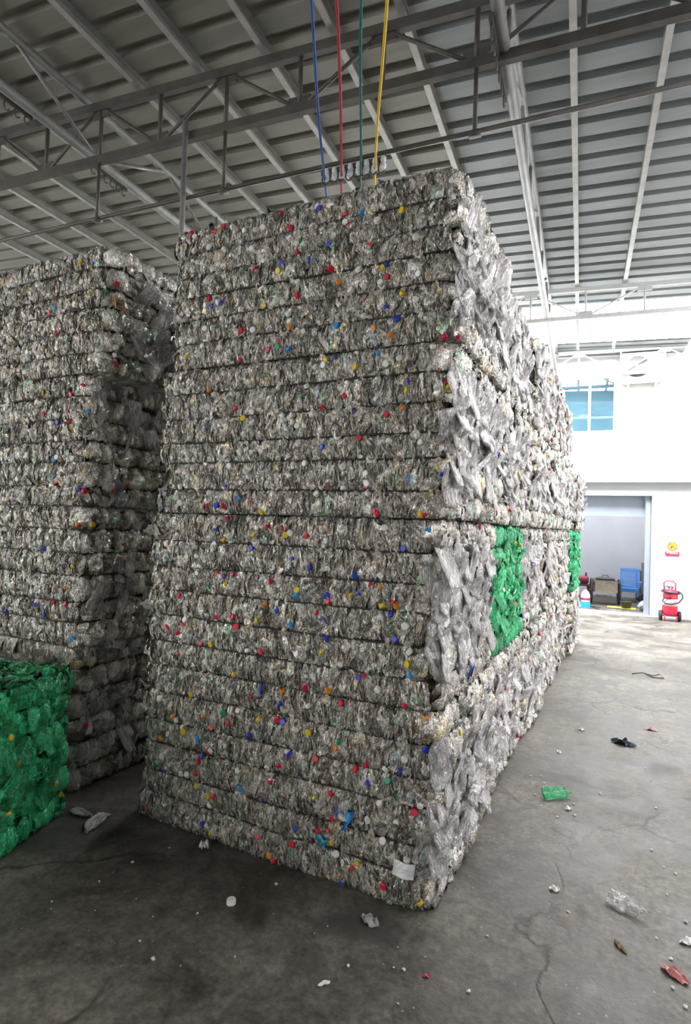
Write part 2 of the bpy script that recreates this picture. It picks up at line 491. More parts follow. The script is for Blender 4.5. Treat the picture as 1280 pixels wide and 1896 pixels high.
# purlins: galvanised channels
def channel(L, w=0.05, h=0.09, t=0.006):
    m = MB()
    m.box(-w / 2, -w / 2 + t, 0, L, -h, 0); m.box(-w / 2, w / 2, 0, L, -t, 0); m.box(-w / 2, w / 2, 0, L, -h, -h + t)
    m.box(w / 2 - t, w / 2, 0, L, -h, -h + 0.02)
    return m
pch = None
pw = [(0.50, 'purlin nearest the open right side of the roof'), (-0.12, 'second purlin from the open right side of the roof'), (-1.22, 'purlin just left of the right lattice girder'),
      (-1.74, 'purlin above the yellow cable'), (-2.32, 'purlin above the blue cable'), (-2.93, 'purlin just left of the blue cable'), (-3.55, 'purlin just right of the left lattice girder'),
      (-4.78, 'purlin carrying the hook rows, left of the left lattice girder'), (-5.5, 'first purlin left of the hook rows'), (-6.2, 'second purlin left of the hook rows'), (-6.9, 'third purlin left of the hook rows'),
      (-7.6, 'fourth purlin left of the hook rows, far left under the roof')]
for x, lab in pw:
    if pch is None: pch = channel(17.8).mesh('roof_purlin', M_GALV)
    o = link_mesh('roof_purlin', pch); o.location = bp(x, -6, ROOF(x) - 0.002); o.rotation_euler = (0, 0, TH)
    tag(o, 'pale galvanised ' + lab, 'purlin', 'roof purlins')

# cable racks and the four coloured cables
M_PORC = simple('white_insulator', (0.72, 0.76, 0.80), 0.25, 0, 0.06, 20)
def rack(loc, rz, n, sp, label, white=True):
    o = empty('cable_rack', loc, rz); tag(o, label, 'cable rack', 'cable racks under the roof')
    L = n * sp
    MB().box(-L / 2, L / 2, -0.012, 0.012, -0.02, 0.02).build('bar', M_DSTEEL, o)
    for k in range(n):
        x = -L / 2 + sp * (k + 0.5)
        h = MB(); h.tube([(x + 0.026 * math.cos(w), 0, -0.055 + 0.038 * math.sin(w)) for w in [PI * (0.5 + 1.35 * i / 9) for i in range(10)]], 0.007, 6)
        h.build('hook', M_DSTEEL, o, True)
        if white:
            i_ = MB(); i_.lathe([(0.0, 0.03), (0.018, 0.025), (0.020, 0.0), (0.012, -0.01), (0.021, -0.02), (0.021, -0.045), (0.010, -0.06), (0.0, -0.06)], 12, T(x + 0.018, -0.02, -0.02))
            i_.build('insulator', M_PORC, o, True)
    return o
tie_y = lambda x: YA
rx = lambda X: X + 0.27
rack(bp(-1.56, YA, 4.17), TH, 8, 0.062, 'rack of white insulators holding the four coloured cables above the tall front stack')
rack(bp(-4.78, 3.38, ROOF(-4.78) - 0.12), TH + PI / 2, 6, 0.10, 'row of dark hooks under a purlin in the upper left corner', False)
rack(bp(-4.78, 4.62, ROOF(-4.78) - 0.12), TH + PI / 2, 6, 0.085, 'row of hooks under a purlin above the gap between the two stacks', False)
rack(bp(-0.56, 3.75, ROOF(-0.52) - 0.55), TH + PI / 2, 6, 0.12, 'row of dark hooks along the girder right of the tall front stack', False)
d = Vector((-0.425, 0.901, -0.09))
rng_c = random.Random(4)
for dx, nm, c in ((-0.21, 'blue', (0.02, 0.09, 0.30)), (-0.075, 'red', (0.42, 0.03, 0.05)), (0.06, 'green', (0.01, 0.13, 0.10)), (0.18, 'yellow', (0.75, 0.50, 0.02))):
    p0 = bp(-1.56 + dx, YA - 0.02, 4.10)
    pts = []
    dd = Vector(d)
    for i in range(29):
        s = -2.6 + 0.2 * i
        p = p0 + dd * s
        p.z += 0.02 * s * s if s < 0 else -0.03 * s
        p.x += 0.008 * math.sin(3.1 * s + dx * 30) + (dx * 0.04 * -s if s < 0 else 0)
        pts.append(p)
    c_ = MB(); c_.tube(pts, 0.0085, 8)
    o = c_.build('power_cable', simple(nm + '_cable_sheath', c, 0.4, 0, 0.05, 10), None, True)
    tag(o, nm + ' cable running overhead to the insulator rack above the tall front stack', 'cable', 'coloured overhead cables')
# ------------------------------------------------------------------ crushed-bottle bales
class Bale:
    """surface of a strapped bale: a rounded box that swells between its five straps"""
    def __init__(self, lx, dy, hz, seed, nstrap=5, amp_side=0.05, amp_front=0.014, r=0.075, amp_right=0.026):
        self.lx, self.dy, self.hz, self.r = lx, dy, hz, r
        self.rng = np.random.default_rng(seed)
        g = self.rng
        n = nstrap + 1
        self.zs = np.array([hz * (k + 1) / n for k in range(nstrap)]) + g.uniform(-.012, .012, nstrap)
        self.edges = np.concatenate([[0], self.zs, [hz]])
        self.asd, self.afr, self.ard = amp_side, amp_front, amp_right
        self.lobe_gain = g.uniform(0.6, 1.25, (4, n))
        self.fx, self.sy, self.arc = lx - 2 * r, dy - 2 * r, PI * r / 2
        self.per = 2 * (self.fx + self.sy) + 4 * self.arc
        self.k = g.normal(0, 1, (10, 2)) * np.array([7.0, 9.0]); self.ph = g.uniform(0, 6.28, 10); self.am = g.uniform(.3, 1, 10) * .0035
        self.tilt = g.uniform(-0.012, 0.012, 4)
    def ring(self, s):
        s = np.mod(s, self.per); r, a = self.r, self.arc
        x = np.zeros_like(s); y = np.zeros_like(s); nx = np.zeros_like(s); ny = np.zeros_like(s); side = np.zeros(len(s), int); ax = np.zeros_like(s)
        hx, hy = self.lx / 2, self.dy / 2
        c = 0.0
        segs = [('f', self.fx, (-hx + r, -hy), (1, 0), (0, -1)), ('a', a, (hx - r, -hy + r), -PI / 2, None), ('f', self.sy, (hx, -hy + r), (0, 1), (1, 0)), ('a', a, (hx - r, hy - r), 0, None),
                ('f', self.fx, (hx - r, hy), (-1, 0), (0, 1)), ('a', a, (-hx + r, hy - r), PI / 2, None), ('f', self.sy, (-hx, hy - r), (0, -1), (-1, 0)), ('a', a, (-hx + r, -hy + r), PI, None)]
        for i, (k, L, o, d_, n_) in enumerate(segs):
            m = (s >= c) & (s < c + L + 1e-9); t = s[m] - c
            if k == 'f':
                x[m] = o[0] + d_[0] * t; y[m] = o[1] + d_[1] * t; nx[m] = n_[0]; ny[m] = n_[1]
            else:
                w = d_ + t / r
                nx[m] = np.cos(w); ny[m] = np.sin(w); x[m] = o[0] + r * nx[m]; y[m] = o[1] + r * ny[m]
            side[m] = (i // 2)
            c += L
        return x, y, nx, ny, side
    def surf(self, s, z):
        s = np.asarray(s, float); z = np.asarray(z, float)
        x, y, nx, ny, side = self.ring(s)
        i = np.clip(np.searchsorted(self.edges, z) - 1, 0, len(self.edges) - 2)
        t = (z - self.edges[i]) / (self.edges[i + 1] - self.edges[i])
        lob = np.sqrt(np.clip(1 - (2 * t - 1) ** 2, 0, 1))
        amp = self.afr + (np.where(nx > 0, self.ard, self.asd) - self.afr) * np.abs(nx) ** 2
        off = amp * lob * self.lobe_gain[side, i]
        for k, p, a in zip(self.k, self.ph, self.am): off = off + a * np.sin(k[0] * s + k[1] * z + p)
        P = np.stack([x + nx * off, y + ny * off, z], -1)
        slope = amp * (2 * t - 1) * 3.2 / np.maximum(0.12, 0.135)
        Nn = np.stack([nx, ny, slope], -1); Nn /= np.linalg.norm(Nn, axis=-1, keepdims=True)
        return P, Nn
    def s_front(self, x): return np.clip(np.asarray(x, float) + self.lx / 2 - self.r, -self.arc * .5, self.fx + self.arc * .5)
    def s_right(self, y): return self.fx + self.arc + np.clip(np.asarray(y, float) + self.dy / 2 - self.r, -self.arc * .7, self.sy + self.arc * .7)

def grid_faces(n, nu, nv):
    i = np.arange(nv - 1)[:, None] * nu + np.arange(nu - 1)[None, :]
    q = np.stack([i, i + 1, i + nu + 1, i + nu], -1).reshape(-1, 4)
    return (q[None] + (np.arange(n) * nu * nv)[:, None, None]).reshape(-1, 4)

def flakes(g, C, A, W, Nn, ln, wd, curv, nu, nv, jit, col, twist=.6, rnd=False):
    n = len(C)
    u = np.linspace(-1, 1, nu)[None, None, :, None]; v = np.linspace(-1, 1, nv)[None, :, None, None]
    C, A, W, Nn = (q[:, None, None, :] for q in (C, A, W, Nn))
    ln, wd, curv = (q[:, None, None, None] for q in (ln, wd, curv))
    tap = np.sqrt(1.02 - np.abs(v) ** 4) if rnd else 1 - 0.45 * np.abs(v) ** 3
    tw = g.uniform(-twist, twist, (n, 1, 1, 1))
    P = C + A * ln * v + W * wd * u * tap + Nn * wd * (curv * (0.5 - u * u) + tw * u * v) - Nn * ln * 0.18 * v * v
    P = P + g.normal(0, 1, P.shape) * (jit * wd)
    colr = np.repeat(col, nu * nv, axis=0)
    return P.reshape(-1, 3), grid_faces(n, nu, nv), colr

def unit(a): return a / np.maximum(1e-9, np.linalg.norm(a, axis=-1, keepdims=True))

def tints(g, n, bright=1.0):
    base = g.choice([0.30, 0.50, 0.68, 0.88, 1.05], n, p=[.12, .20, .30, .23, .15]) * g.uniform(.85, 1.1, n) * bright
    c = np.stack([base, base, base], -1)
    base[g.random(n) < .03] = 1.25
    c = np.stack([base, base, base], -1)
    k = g.random(n)
    c[k < .05] *= (0.72, 1.0, 0.86); c[(k > .05) & (k < .09)] *= (0.82, 0.94, 1.08); c[(k > .09) & (k < .15)] *= (1.05, 0.95, 0.72)
    return c

def scatter(bale, s0, s1, n, ln, wd, tiltdeg, edge, nu=4, nv=5, lift=(-.004, .010), bright=1.0, jit=.16, zr=None, keep=.010, twist=.6, rnd=False):
    """crumpled bottle walls standing in the face between perimeter positions s0..s1; edge = how far they turn edge-on (0..1)"""
    g = bale.rng
    s = g.uniform(s0, s1, n)
    z = g.uniform(0.012, bale.hz - 0.012, n) if zr is None else g.uniform(zr[0], zr[1], n)
    dz = np.min(np.abs(z[:, None] - bale.zs[None]), axis=1)
    ok = dz > keep; s, z, dz = s[ok], z[ok], dz[ok]; n = len(s)
    P, Nn = bale.surf(s, z)
    L = g.uniform(ln[0], ln[1], n); L = np.minimum(L, np.maximum(dz - .002, .007)); L = np.minimum(L, np.maximum(np.minimum(z, bale.hz - z) - .003, .008))
    W = g.uniform(wd[0], wd[1], n)
    Tn = unit(np.cross(np.tile([0, 0, 1.0], (n, 1)), Nn)); U = unit(np.cross(Nn, Tn))
    th = np.radians(g.normal(0, tiltdeg, n)); c, s_ = np.cos(th)[:, None], np.sin(th)[:, None]
    A = U * c + Tn * s_; Wd = Tn * c - U * s_
    ph = g.uniform(-1, 1, n) * edge * PI / 2; c, s_ = np.cos(ph)[:, None], np.sin(ph)[:, None]
    W2 = Wd * c + Nn * s_; N2 = Nn * c - Wd * s_
    C = P + Nn * g.uniform(lift[0], lift[1], n)[:, None]
    curv = g.uniform(-.2, .9, n)
    return flakes(g, C, A, W2, N2, L, W, curv, nu, nv, jit, tints(g, n, bright), twist, rnd)

def bottle_ends(bale, s0, s1, n, bright=1.0):
    """round petal bottoms of bottles facing out of the bale"""
    g = bale.rng
    s = g.uniform(s0, s1, n); z = g.uniform(.03, bale.hz - .03, n)
    P, Nn = bale.surf(s, z)
    Tn = unit(np.cross(np.tile([0, 0, 1.0], (n, 1)), Nn)); U = unit(np.cross(Nn, Tn))
    R = g.uniform(.016, .032, n)
    Nn2 = unit(Nn + g.normal(0, .35, (n, 3))); Tn = unit(Tn - Nn2 * np.sum(Tn * Nn2, -1, keepdims=True)); U = np.cross(Nn2, Tn)
    k = 12; w = np.arange(k) * 2 * PI / k
    rr = np.array([1.0, 1.02, .86, .55, .2]); hh = np.array([-.9, .1, .42, .30, .12])
    V = []
    asp = g.uniform(.55, 1, n)
    for r_, h_ in zip(rr, hh):
        rad = R[:, None] * r_ * (1 + (.09 * np.cos(5 * w)[None] if r_ < 1 else 0) + g.normal(0, .05, (n, k)))
        V.append(P[:, None] + Tn[:, None] * (rad * np.cos(w) * asp[:, None])[..., None] + U[:, None] * (rad * np.sin(w))[..., None] + Nn2[:, None] * (R[:, None, None] * h_ + .004))
    V = np.stack(V, 1).reshape(-1, 3)
    nr = len(rr)
    f = np.array([[a * k + b, a * k + (b + 1) % k, (a + 1) * k + (b + 1) % k, (a + 1) * k + b] for a in range(nr - 1) for b in range(k)] )
    F = (f[None] + (np.arange(n) * nr * k)[:, None, None]).reshape(-1, 4)
    col = np.repeat(tints(g, n, bright * 1.1), nr * k, axis=0)
    return V, F, col

def core(bale, ns=190, nz=48):
    g = bale.rng
    s = np.linspace(0, bale.per, ns, endpoint=False)
    e = bale.edges
    z = np.unique(np.concatenate([np.linspace(0, bale.hz, nz), bale.zs]))
    Sg, Zg = np.meshgrid(s, z)
    P, Nn = bale.surf(Sg.ravel(), Zg.ravel())
    P = P - Nn * (0.012 + g.uniform(0, .012, (len(P), 1)))
    nzr = len(z)
    i = np.arange(nzr - 1)[:, None] * ns; j = np.arange(ns)[None]; j2 = (j + 1) % ns
    F = np.stack([i + j, i + j2, i + ns + j2, i + ns + j], -1).reshape(-1, 4)
    col = tints(g, len(P), .75)
    # top and bottom: rings shrinking towards the middle
    V = [P]; Fs = [F]; cols = [col]; base = len(P)
    for top in (0, 1):
        ringi = (np.arange(ns) + (nzr - 1) * ns) if top else np.arange(ns)
        prev = ringi
        ctr = np.array([0, 0, bale.hz if top else 0.0])
        rp = P[ringi]
        for q in (0.97, .9, .75, .55, .3, .05):
            pts = ctr + (rp - ctr) * np.array([1 - (1 - q), q, 1.0]) if False else np.stack([rp[:, 0] * q, rp[:, 1] * q, rp[:, 2]], -1)
            pts[:, 2] += (g.uniform(-.012, -.001, ns) * (1 if top else 0))
            if not top: pts[:, 2] = 0.0
            idx = base + np.arange(ns); base += ns
            V.append(pts); cols.append(tints(g, ns, .8))
            a, b_ = prev, idx
            Fq = np.stack([a, np.roll(a, -1), np.roll(b_, -1), b_], -1)
            Fs.append(Fq if top else Fq[:, ::-1]); prev = idx
    V = np.concatenate(V); cols = np.concatenate(cols)
    V[:, 2] = np.maximum(V[:, 2], 0.001)
    return V, np.concatenate(Fs), cols

def top_flakes(bale, n, ln=(.03, .06), wd=(.012, .03), rim=0.25):
    g = bale.rng
    x = g.uniform(-.5, .5, n) * bale.lx * .97; y = g.uniform(-.5, .5, n) * bale.dy * .97
    C = np.stack([x, y, bale.hz + g.uniform(-.004, .014, n)], -1)
    th = g.uniform(0, 2 * PI, n)
    A = np.stack([np.cos(th), np.sin(th), g.normal(0, .25, n)], -1); A = unit(A)
    Up = np.tile([0, 0, 1.0], (n, 1)); Wd = unit(np.cross(Up, A)); N2 = np.cross(A, Wd)
    ph = g.uniform(-1, 1, n) * .6; c, s_ = np.cos(ph)[:, None], np.sin(ph)[:, None]
    return flakes(g, C, A, Wd * c + N2 * s_, N2 * c - Wd * s_, g.uniform(*ln, n), g.uniform(*wd, n), g.uniform(-.2, .9, n), 4, 5, .16, tints(g, n))

def join(parts):
    V, F, C, b = [], [], [], 0
    for v, f, c in parts:
        V.append(v); F.append(f + b); C.append(c); b += len(v)
    V = np.concatenate(V); V[:, 2] = np.maximum(V[:, 2], 0.001)
    return V, np.concatenate(F), np.concatenate(C)

def mass_mesh(name, bale, mat, front=0, back=0, right=0, left=0, top=0, side_len=(.05, .10), fbright=1.0):
    f0, f1 = -bale.arc * .5, bale.fx + bale.arc * .4
    r0_, r1_ = bale.fx + bale.arc * .3, bale.fx + bale.arc * 1.45 + bale.sy
    k0 = bale.fx + 2 * bale.arc + bale.sy; l0 = 2 * bale.fx + 3 * bale.arc + bale.sy
    parts = [core(bale)]
    for n, a, b_ in ((front, f0, f1), (back, k0 - bale.arc * .4, k0 + bale.fx + bale.arc * .4)):
        if n:
            parts.append(scatter(bale, a, b_, n, (.024, .066), (.0035, .0105), 13, .97, 4, 7, jit=.10, bright=fbright))
            parts.append(scatter(bale, a, b_, n // 5, (.02, .055), (.014, .028), 30, .4, 5, 6, jit=.09, bright=fbright))
            parts.append(bottle_ends(bale, a + .03, b_ - .03, n // 40))
    for n, a, b_ in ((right, r0_, r1_), (left, l0 - bale.arc * .7, l0 + bale.sy + bale.arc * .7)):
        if n:
            parts.append(scatter(bale, a, b_, n, side_len, (.030, .058), 18, .10, 7, 10, (-.002, .012), bright=1.15, jit=.05, keep=.012, twist=.2, rnd=True))
            parts.append(scatter(bale, a, b_, n, (.03, .07), (.012, .03), 26, .3, 5, 6, (-.004, .010), bright=1.0, jit=.08))
    if top: parts.append(top_flakes(bale, top))
    V, F, C = join(parts)
    return np_mesh(name, V, F, mat, C, True)

# loose crushed bottle: a squashed, creased bottle with shoulder and neck
def bottle_mesh(seed, mat, L=.22, R=.034):
    g = np.random.default_rng(seed)
    zp = [0, .02, .06, .10, .25, .45, .55, .68, .78, .86, .91, .94, .955, .97, .975, 1.0]
    rp = [.80, .96, 1, 1, .97, 1, .95, 1, .88, .60, .38, .36, .40, .40, .33, .33]
    zz = np.concatenate([[0], np.linspace(0, .86, 26), [.90, .93, .945, .955, .965, .975, 1.0, 1.0]])
    k = 22; w = np.arange(k) * 2 * PI / k
    fl = g.uniform(.20, .36); wide = g.uniform(1.15, 1.55)
    dirs = g.normal(0, 1, (9, 2)) * np.array([30.0 / 3, 9.0]); ph = g.uniform(0, 6.28, 12); am = g.uniform(.4, 1, 9)
    bx, by = g.uniform(-.05, .05), g.uniform(-.05, .05)
    V = []
    for i, z_ in enumerate(zz):
        r_ = 0.0 if i in (0, len(zz) - 1) else float(np.interp(z_, zp, rp))
        neck = float(np.clip((z_ - .78) / .12, 0, 1)); body = (1 - neck) * (1 if r_ > .3 else 0)
        x = R * r_ * (wide * (1 - neck) + neck) * np.cos(w); y = R * r_ * (fl * (1 - neck) + neck * .85) * np.sin(w)
        q = x / R
        f = sum(a * (1 - 2 * np.abs(np.sin(d0 * z_ * .5 + d1 * q * .35 + p_))) for a, (d0, d1), p_ in zip(am, dirs, ph)) / 3.2
        side_ = np.sign(np.sin(w)) * .35 + .65
        y = y + body * R * .15 * f * side_ + body * g.normal(0, .010, k) * R
        x = x * (1 + body * .10 * math.sin(11 * z_ + ph[9])) + body * g.normal(0, .012, k) * R + L * bx * math.sin(3 * z_)
        y = y + L * by * math.sin(2.6 * z_ + ph[10])
        V.append(np.stack([x, y, np.full(k, (z_ - .5) * L)], -1))
    n = len(zz); V = np.concatenate(V)
    F = np.array([[a * k + b, a * k + (b + 1) % k, (a + 1) * k + (b + 1) % k, (a + 1) * k + b] for a in range(n - 1) for b in range(k)])
    return np_mesh('crushed_bottle', V, F, mat, None, True)
BOTTLES = [bottle_mesh(100 + i, M_BOTTLE, .20 + .03 * (i % 3), .032 + .004 * (i % 4)) for i in range(9)]
GBOTTLES = [bottle_mesh(200 + i, M_GBOTTLE, .22, .033) for i in range(5)]

# screw cap
def cap_mesh(key, seg=16):
    m = MB(); r, h = .0155, .016
    prof = [(0, h), (r * .80, h), (r * .97, h * .9), (r, h * .78), (r, h * .25), (r * 1.04, h * .22), (r * 1.04, 0), (r * .82, 0), (r * .82, h * .75), (0, h * .8)]
    vs, fs = [], []
    for j, (pr, pz) in enumerate(prof):
        for k in range(seg):
            w = 2 * PI * k / seg
            q = pr * (1.035 if (k % 2 and 2 < j < 5) else 1.0)
            vs.append((q * math.cos(w), q * math.sin(w), pz))
    for j in range(len(prof) - 1):
        for k in range(seg):
            l = (k + 1) % seg
            fs.append((j * seg + k, j * seg + l, (j + 1) * seg + l, (j + 1) * seg + k))
    m.add(vs, fs)
    return m.mesh('bottle_cap', M_CAP[key])
CAPS = {k: cap_mesh(k) for k in CAPCOL}

def rot_to(n, g, spread):
    n = np.array(n) + g.normal(0, spread, 3); v = Vector(n).normalized()
    q = v.to_track_quat('Z', 'Y'); return q.to_matrix().to_4x4() @ RZ(g.uniform(0, 6.28))

def place_cap(root, bale, key, s, z, out=.012, spread=.55, scale=None):
    g = bale.rng
    z = float(np.clip(z, .02, bale.hz - .023))
    dz = bale.zs - z; j = int(np.argmin(np.abs(dz)))
    if abs(dz[j]) < .016: z = float(bale.zs[j] - math.copysign(.018, dz[j]))
    P, Nn = bale.surf(np.array([s]), np.array([z])); p, n = P[0], Nn[0]
    sc = scale or g.uniform(.85, 1.08)
    M = Matrix.Translation(Vector(p + n * (out - .008))) @ rot_to(n, g, spread) @ Matrix.Scale(sc, 4)
    o = bpy.data.objects.new('bottle_cap', CAPS[key]); COL.objects.link(o)
    o.parent = root; o.matrix_basis = M
    o['label'] = CAPCOL[key][0] + ' bottle cap'
    return o

def place_bottle(root, bale, s, z, meshes, out=.016, tilt=32, flat=.075):
    g = bale.rng
    P, Nn = bale.surf(np.array([s]), np.array([z])); p, n = Vector(P[0]), Vector(Nn[0])
    n = (n + Vector(g.normal(0, flat, 3))).normalized()
    up = Vector((0, 0, 1)); up = (up - n * up.dot(n)).normalized(); t = up.cross(n).normalized()
    R_ = Matrix((t, n, up)).transposed().to_4x4()
    a = math.radians(g.normal(0, tilt)) + (PI if g.random() < .5 else 0)
    sc = g.uniform(.8, 1.15)
    M = Matrix.Translation(p + n * out) @ R_ @ RY(a) @ Matrix.Diagonal((sc * g.uniform(.9, 1.2), sc, sc, 1))
    o = bpy.data.objects.new('crushed_bottle', meshes[int(g.integers(len(meshes)))]); COL.objects.link(o)
    o.parent = root; o.matrix_basis = M
    return o

def straps(root, bale, r=.0044, n=150):
    for z in bale.zs:
        s = np.linspace(0, bale.per, n, endpoint=False)
        zz = z + .004 * np.sin(s * 2.3 + z * 9) + bale.rng.normal(0, .0008, n)
        P, Nn = bale.surf(s, np.full(n, z))
        P = P + Nn * (.016); P[:, 2] = zz
        m = MB(); m.tube([tuple(p) for p in P], r, 6, True)
        m.build('strap', M_STRAP, root, True)

def make_bale(name, label, loc, rz, bale, mesh, group, bottles=0, meshes=None, caps=(), white=0, sidecaps=0, bottom_lip=0, strap=True, both=False, btilt=24):
    """bale loc = centre of its base"""
    o = empty(name, loc, rz)
    tag(o, label, 'bale', group)
    mm = link_mesh('bottle_mass', mesh, None, o); mm['kind'] = 'stuff'
    if strap: straps(o, bale)
    g = bale.rng
    for key, s, z in caps: place_cap(o, bale, key, s, z)
    for i in range(white):
        place_cap(o, bale, 'W', g.uniform(0.02, bale.fx + bale.arc * .3), g.uniform(.03, bale.hz - .03), out=g.uniform(.010, .020), spread=.7)
    for i in range(sidecaps):
        place_cap(o, bale, 'RWWBWYWW'[int(g.integers(8))], bale.fx + bale.arc + g.uniform(0, bale.sy), g.uniform(.04, bale.hz - .04), out=.03)
    for i in range(bottles):
        s = bale.fx + bale.arc * .55 + g.uniform(0, 1) * (bale.sy + bale.arc * .15)
        place_bottle(o, bale, float(s), float(g.uniform(.16, bale.hz - .16)), meshes or BOTTLES, g.uniform(.004, .014), btilt)
    return o

def parse(t): return [(float(a), float(b), c) for a, b, c in (q.split(',') for q in t.split())]
FRONT='-2.12,3.14,R -1.96,3.11,R -1.91,3.15,R -1.56,3.12,R -1.50,3.04,R -1.70,2.98,B -1.28,2.91,B -1.34,3.10,B -1.20,3.02,R -1.18,2.98,R -1.08,3.03,Y -0.92,3.00,Y -1.12,3.03,L -1.07,2.87,R -1.53,2.86,B -1.55,2.83,Y -1.38,2.85,B -1.69,2.86,R -1.45,2.90,R -0.99,2.78,B -1.00,2.76,Y -0.98,2.71,R -1.27,2.79,R -1.23,2.73,O -1.99,2.76,R -1.97,2.72,B -1.90,2.73,B -2.01,2.69,B -1.64,2.67,Y -1.45,2.70,R -1.50,2.61,L -1.08,2.61,R -0.98,2.57,B -0.93,2.51,B -0.91,2.62,Y -1.23,2.53,L -1.04,2.49,O -0.96,2.45,O -1.48,2.54,O -1.93,2.61,G -1.77,2.57,R -1.54,2.48,R -1.54,2.46,G -1.60,2.45,R -1.23,2.38,B -1.01,2.39,L -1.28,2.38,Y -1.48,2.44,L -2.12,2.47,Y -1.77,2.41,R -1.12,2.32,Y -1.96,2.28,O -1.17,2.19,R -1.79,2.18,R -0.96,2.09,R -1.12,2.11,P -1.29,2.14,R -1.74,2.12,Y -0.87,2.23,B -1.09,2.01,R -1.28,1.96,B -1.05,1.78,R -1.25,1.78,R -0.85,1.81,L -0.73,1.75,R -0.78,1.66,R -0.80,1.66,Y -1.01,1.67,R -0.99,1.66,R -0.72,1.83,B -0.71,2.20,Y -0.87,2.19,Y -0.89,2.13,O -1.15,1.64,R -1.24,1.59,O -1.35,1.55,R -1.84,1.79,B -1.75,1.72,L -2.02,1.68,Y -1.95,1.68,R -1.89,1.68,B -1.85,1.68,R -1.67,1.70,R -1.82,1.63,R -1.61,1.65,Y -1.88,1.56,B -1.58,1.58,R -1.49,1.58,R -1.66,1.54,Y -1.47,1.55,Y -1.84,1.51,Y -1.66,1.47,B -1.43,1.44,B -1.86,1.33,R -1.77,1.34,R -1.80,1.29,Y -1.82,1.33,P -1.91,1.27,G -2.10,1.20,R -1.54,1.32,R -1.39,1.27,L -1.39,1.29,Y -1.57,1.21,O -1.50,1.18,B -1.86,1.12,R -1.75,1.13,R -1.42,1.13,L -1.61,1.13,Y -1.73,1.08,R -2.11,1.01,R -2.18,1.04,R -2.07,1.06,R -2.03,0.99,P -1.89,0.98,Y -1.96,0.96,R -1.58,0.98,R -2.09,0.90,R -1.74,0.84,Y -1.46,0.82,O -2.01,0.70,Y -1.47,0.75,B -1.45,0.66,B -1.48,0.67,R -1.64,0.57,B -1.80,0.65,G -1.58,0.65,Y -1.63,0.76,R -1.76,0.60,R -1.92,0.61,O -2.12,0.58,O -1.87,0.55,R -2.05,0.51,Y -2.20,0.45,O -1.95,0.49,L -1.88,0.44,R -1.92,0.41,B -1.94,0.38,R -1.95,0.32,R -2.17,0.28,B -2.21,0.32,G -1.41,0.52,B -1.46,0.46,R -1.50,0.37,R -1.68,0.30,L -1.84,0.22,R -1.87,0.22,Y -1.95,0.26,Y -1.55,0.27,P -1.91,0.07,B -1.85,0.04,Y -1.56,0.10,R -1.37,0.12,R -1.49,0.04,O -1.47,0.01,R -1.35,0.20,B -2.27,0.06,R -1.06,0.93,B -1.33,0.85,R -1.21,0.85,O -1.14,0.82,R -0.84,0.84,R -0.76,0.81,O -1.31,0.64,Y -1.27,0.53,R -1.16,0.60,O -1.15,0.63,G -1.01,0.56,R -1.06,0.52,R -0.85,0.57,B -0.91,0.51,G -1.00,0.48,B -0.77,0.53,Y -0.79,0.42,R -1.18,0.39,R -1.26,0.35,Y -1.17,0.27,R -1.19,0.23,R -1.24,0.21,R -1.17,0.18,Y -1.14,0.32,B -1.04,0.12,Y -1.07,0.10,R -1.12,0.02,B -0.76,0.04,Y -0.91,0.07,R -1.35,0.20,B -0.87,1.51,B -1.33,1.40,B -1.10,1.38,B -1.02,1.35,R -0.97,1.34,O -1.23,1.28,B -1.22,1.25,R -1.11,1.29,Y -1.08,1.30,B -0.91,1.27,R -0.90,1.26,O -0.96,1.26,Y -0.92,1.22,B -0.79,1.24,R -1.23,1.09,B -0.90,1.11,B -1.28,1.19,R -1.25,1.17,P -1.25,1.02,Y -1.03,0.94,R -0.83,1.02,Y -0.82,0.96,L'
LEFT='-3.15,2.98,R -2.73,2.91,G -2.93,3.10,Y -2.82,3.09,B -2.83,2.89,Y -3.12,2.86,L -3.18,2.82,R -3.10,2.69,R -3.37,2.47,R -2.88,2.37,R -2.97,2.32,R -3.21,2.34,Y -3.18,2.22,R -2.97,2.22,R -2.80,2.22,L -2.96,2.17,R -3.05,2.16,B -2.93,2.12,Y -3.09,1.94,L -3.07,1.83,L -3.05,1.81,R -2.94,1.82,R -2.87,1.55,R -3.15,1.40,B -2.88,1.32,Y -3.02,1.18,O -2.93,1.19,O -3.11,1.09,R -3.02,1.10,R -2.92,1.09,R -3.17,1.07,B -3.09,1.02,B -3.46,1.01,B'
LSIDE='2.38,2.99,B 2.35,2.96,R 2.36,2.50,R 2.36,2.55,W 2.36,2.59,W 2.31,1.75,R 2.59,1.79,R 2.29,1.56,Y 2.35,1.56,Y 2.42,1.25,W 2.30,1.11,W 2.40,0.37,R 2.28,0.90,L 2.48,1.78,R 2.24,1.76,B'
RSIDE='2.29,2.42,R 2.38,2.42,R 2.28,2.28,O 2.36,2.22,R 3.16,2.40,R 2.45,1.95,B 2.30,1.85,Y 3.10,1.68,R 2.96,1.62,R 2.76,1.49,R 2.59,1.47,P 2.25,1.59,L 3.21,0.74,B 2.64,0.66,Y 2.81,0.39,R 2.13,0.68,B 2.17,0.42,B 2.10,0.20,L 2.17,0.12,Y 3.48,-0.14,R 2.55,0.12,R'
FRONT, LEFT, LSIDE, RSIDE = (parse(q) for q in (FRONT, LEFT, LSIDE, RSIDE))
TIER = ['bottom', 'second from the bottom', 'third from the bottom', 'topmost']
GM = 'bales of the tall front stack'
